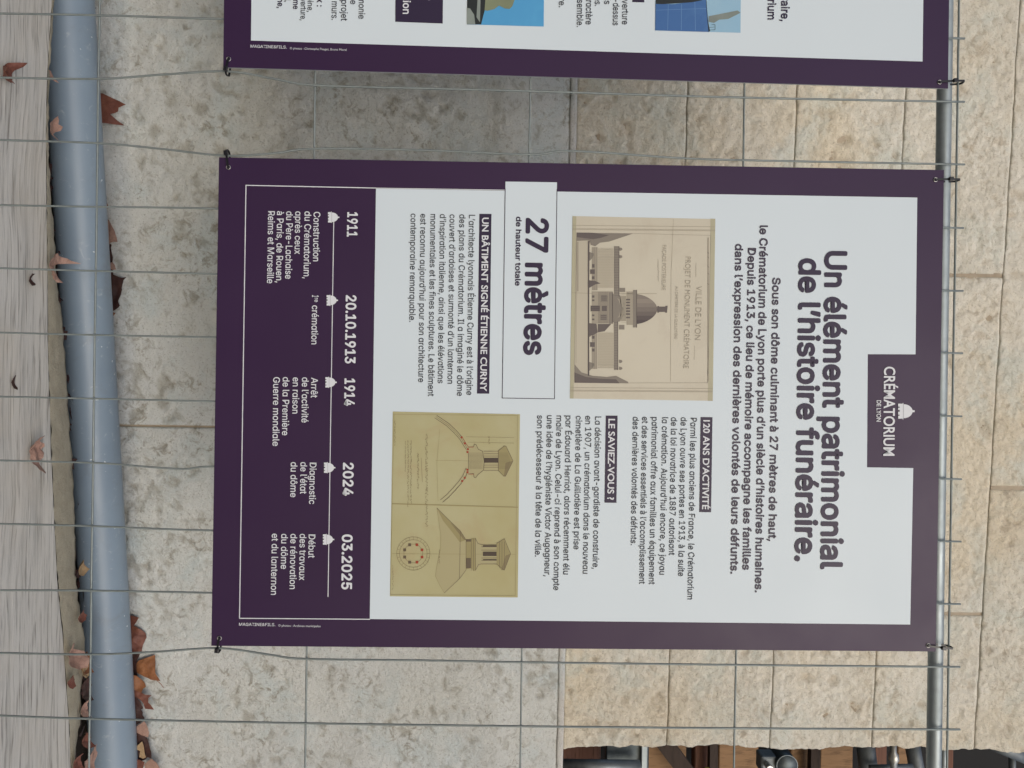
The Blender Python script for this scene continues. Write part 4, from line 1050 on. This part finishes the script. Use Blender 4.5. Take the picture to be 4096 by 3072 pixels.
def lowt(m):
    a = sx(2236, 3062, 1.05); b = sx(2560, 3066, 1.05); m.tube([a, b], .018, 20)
thing('scaffold_tube', lowt, M_SCAF, 'upright grey scaffold tube below the dark brown timber', 'tube', SG, True)
def plate(m):
    a = sx(2425, 2960, 1.1); b = sx(2592, 3300, 1.1); m.box((a.x, 1.1, a.z), (b.x, 1.13, b.z))
thing('steel_plate', plate, M_COUP, 'dark grey steel plate between the brown and the orange timber', 'plate', None, False, .004)
thing('steel_edge_strip', lambda m: m.box(*bar(2566, 2590, Y=1.08, t=.02)), M_TUBE, 'light grey steel edge strip beside the dark plate', 'strip', None, False, .002)
def coupler(cx, cy, r, lab):
    e = empty('scaffold_coupler', sx(cx, cy, 1.0)); tag(e, lab, 'coupler', 'scaffold couplers beyond the end of the wall')
    c = sx(cx, cy, 1.0)
    mb = MB(); mb.tube([c + Vector((0, -.035, 0)), c + Vector((0, -.03, 0)), c + Vector((0, .03, 0))], [r * .9, r, r], 28); mb.build('round_cap', M_COUP, e, True)
    mb = MB(); ring = [c + Vector((cos(t_) * r * .98, -.032, sin(t_) * r * .98)) for t_ in [2 * pi * i / 24 for i in range(25)]]; mb.tube(ring, .0012, 8, False); mb.build('highlight_ring', M_TUBE, e, True)  # paler ring on the cap's edge stands in for its highlight
    mb = MB(); mb.box((c.x - .02, c.y - .02, c.z - r * 2.3), (c.x + .03, c.y + .03, c.z - r * .8)); bevel(mb.build('jaw', M_SCAF, e), .006)
    mb = MB(); mb.tube([c + Vector((0, -.05, -r * 1.8)), c + Vector((0, .02, -r * 1.8))], .009, 6); mb.build('bolt', M_BRIGHT, e)
coupler(3132, 3042, .031, 'round dark coupler with a pale highlight ring between orange timbers')
def fitting(m):
    c = sx(3574, 3030, 1.0)
    m.tube([sx(3574, 2950, 1.0), sx(3574, 3010, 1.0), sx(3574, 3018, 1.0), sx(3575, 3040, 1.0), sx(3575, 3050, 1.0), sx(3575, 3120, 1.0)], [.009, .009, .014, .015, .010, .009], 16)
thing('threaded_fitting', fitting, M_BRIGHT, 'bright zinc threaded fitting beside the slim yellowish timber', 'fitting', None, True)
def two(m): m.tube([sx(3640, 2930, 1.1), sx(3690, 3200, 1.1)], .022, 16)
thing('scaffold_tube', two, M_SCAF, 'grey scaffold tube beside the fence top tube, on its lower side', 'tube', SG, True)
thing('scaffold_tube', lambda m: m.tube([sx(3455, 2930, 1.1), sx(3490, 3200, 1.1)], .027, 16), M_SCAF, 'grey scaffold tube between the widest orange timber and a brown one', 'tube', SG, True)
thing('scaffold_tube', lambda m: m.tube([sx(3776, 2930, 1.0), sx(3774, 3200, 1.0)], .009, 16), M_TUBE, 'thin pale blue tube close above the fence top tube', 'tube', SG, True)
thing('scaffold_tube', lambda m: m.tube([sx(3930, 2960, 1.25), sx(4140, 3045, 1.25)], .022, 16), M_SCAF, 'grey scaffold tube running diagonally across the black opening', 'tube', SG, True)
thing('scaffold_tube', lambda m: m.tube([sx(4048, 3000, 1.3), sx(4052, 3200, 1.3)], .011, 16), M_SCAF, 'dim thin tube hanging below the diagonal scaffold tube', 'tube', SG, True)
thing('ladder_rung_tube', lambda m: m.tube([sx(3650, 3070, 1.05), sx(3480, 3074, 1.05)], .010, 16), M_SCAF, 'dim short steel bar linking the grey tubes at the frame edge', 'bar', None, True)
thing('yellow_tag', lambda m: m.box(*[(lambda a: (a.x, .98, a.z))(sx(2815, 3062, 1.0)), (lambda a: (a.x, .99, a.z))(sx(2832, 3090, 1.0))]), mat('yellow_plastic', (.5, .42, .02), .5), 'small yellow plastic tag at the frame edge below a brown timber', 'tag', None, False, .001)
# added near-black backdrop, its colour stands in for the shade behind the timbers
mb = MB(); mb.box((.9, 1.62, -.02), (4.2, 1.70, 3.2)); bs = mb.build('shade_backdrop', mat('shade_black', (.012, .012, .013), .9)); tag(bs, 'near-black backdrop standing in for the shade beyond the limestone wall', 'wall')
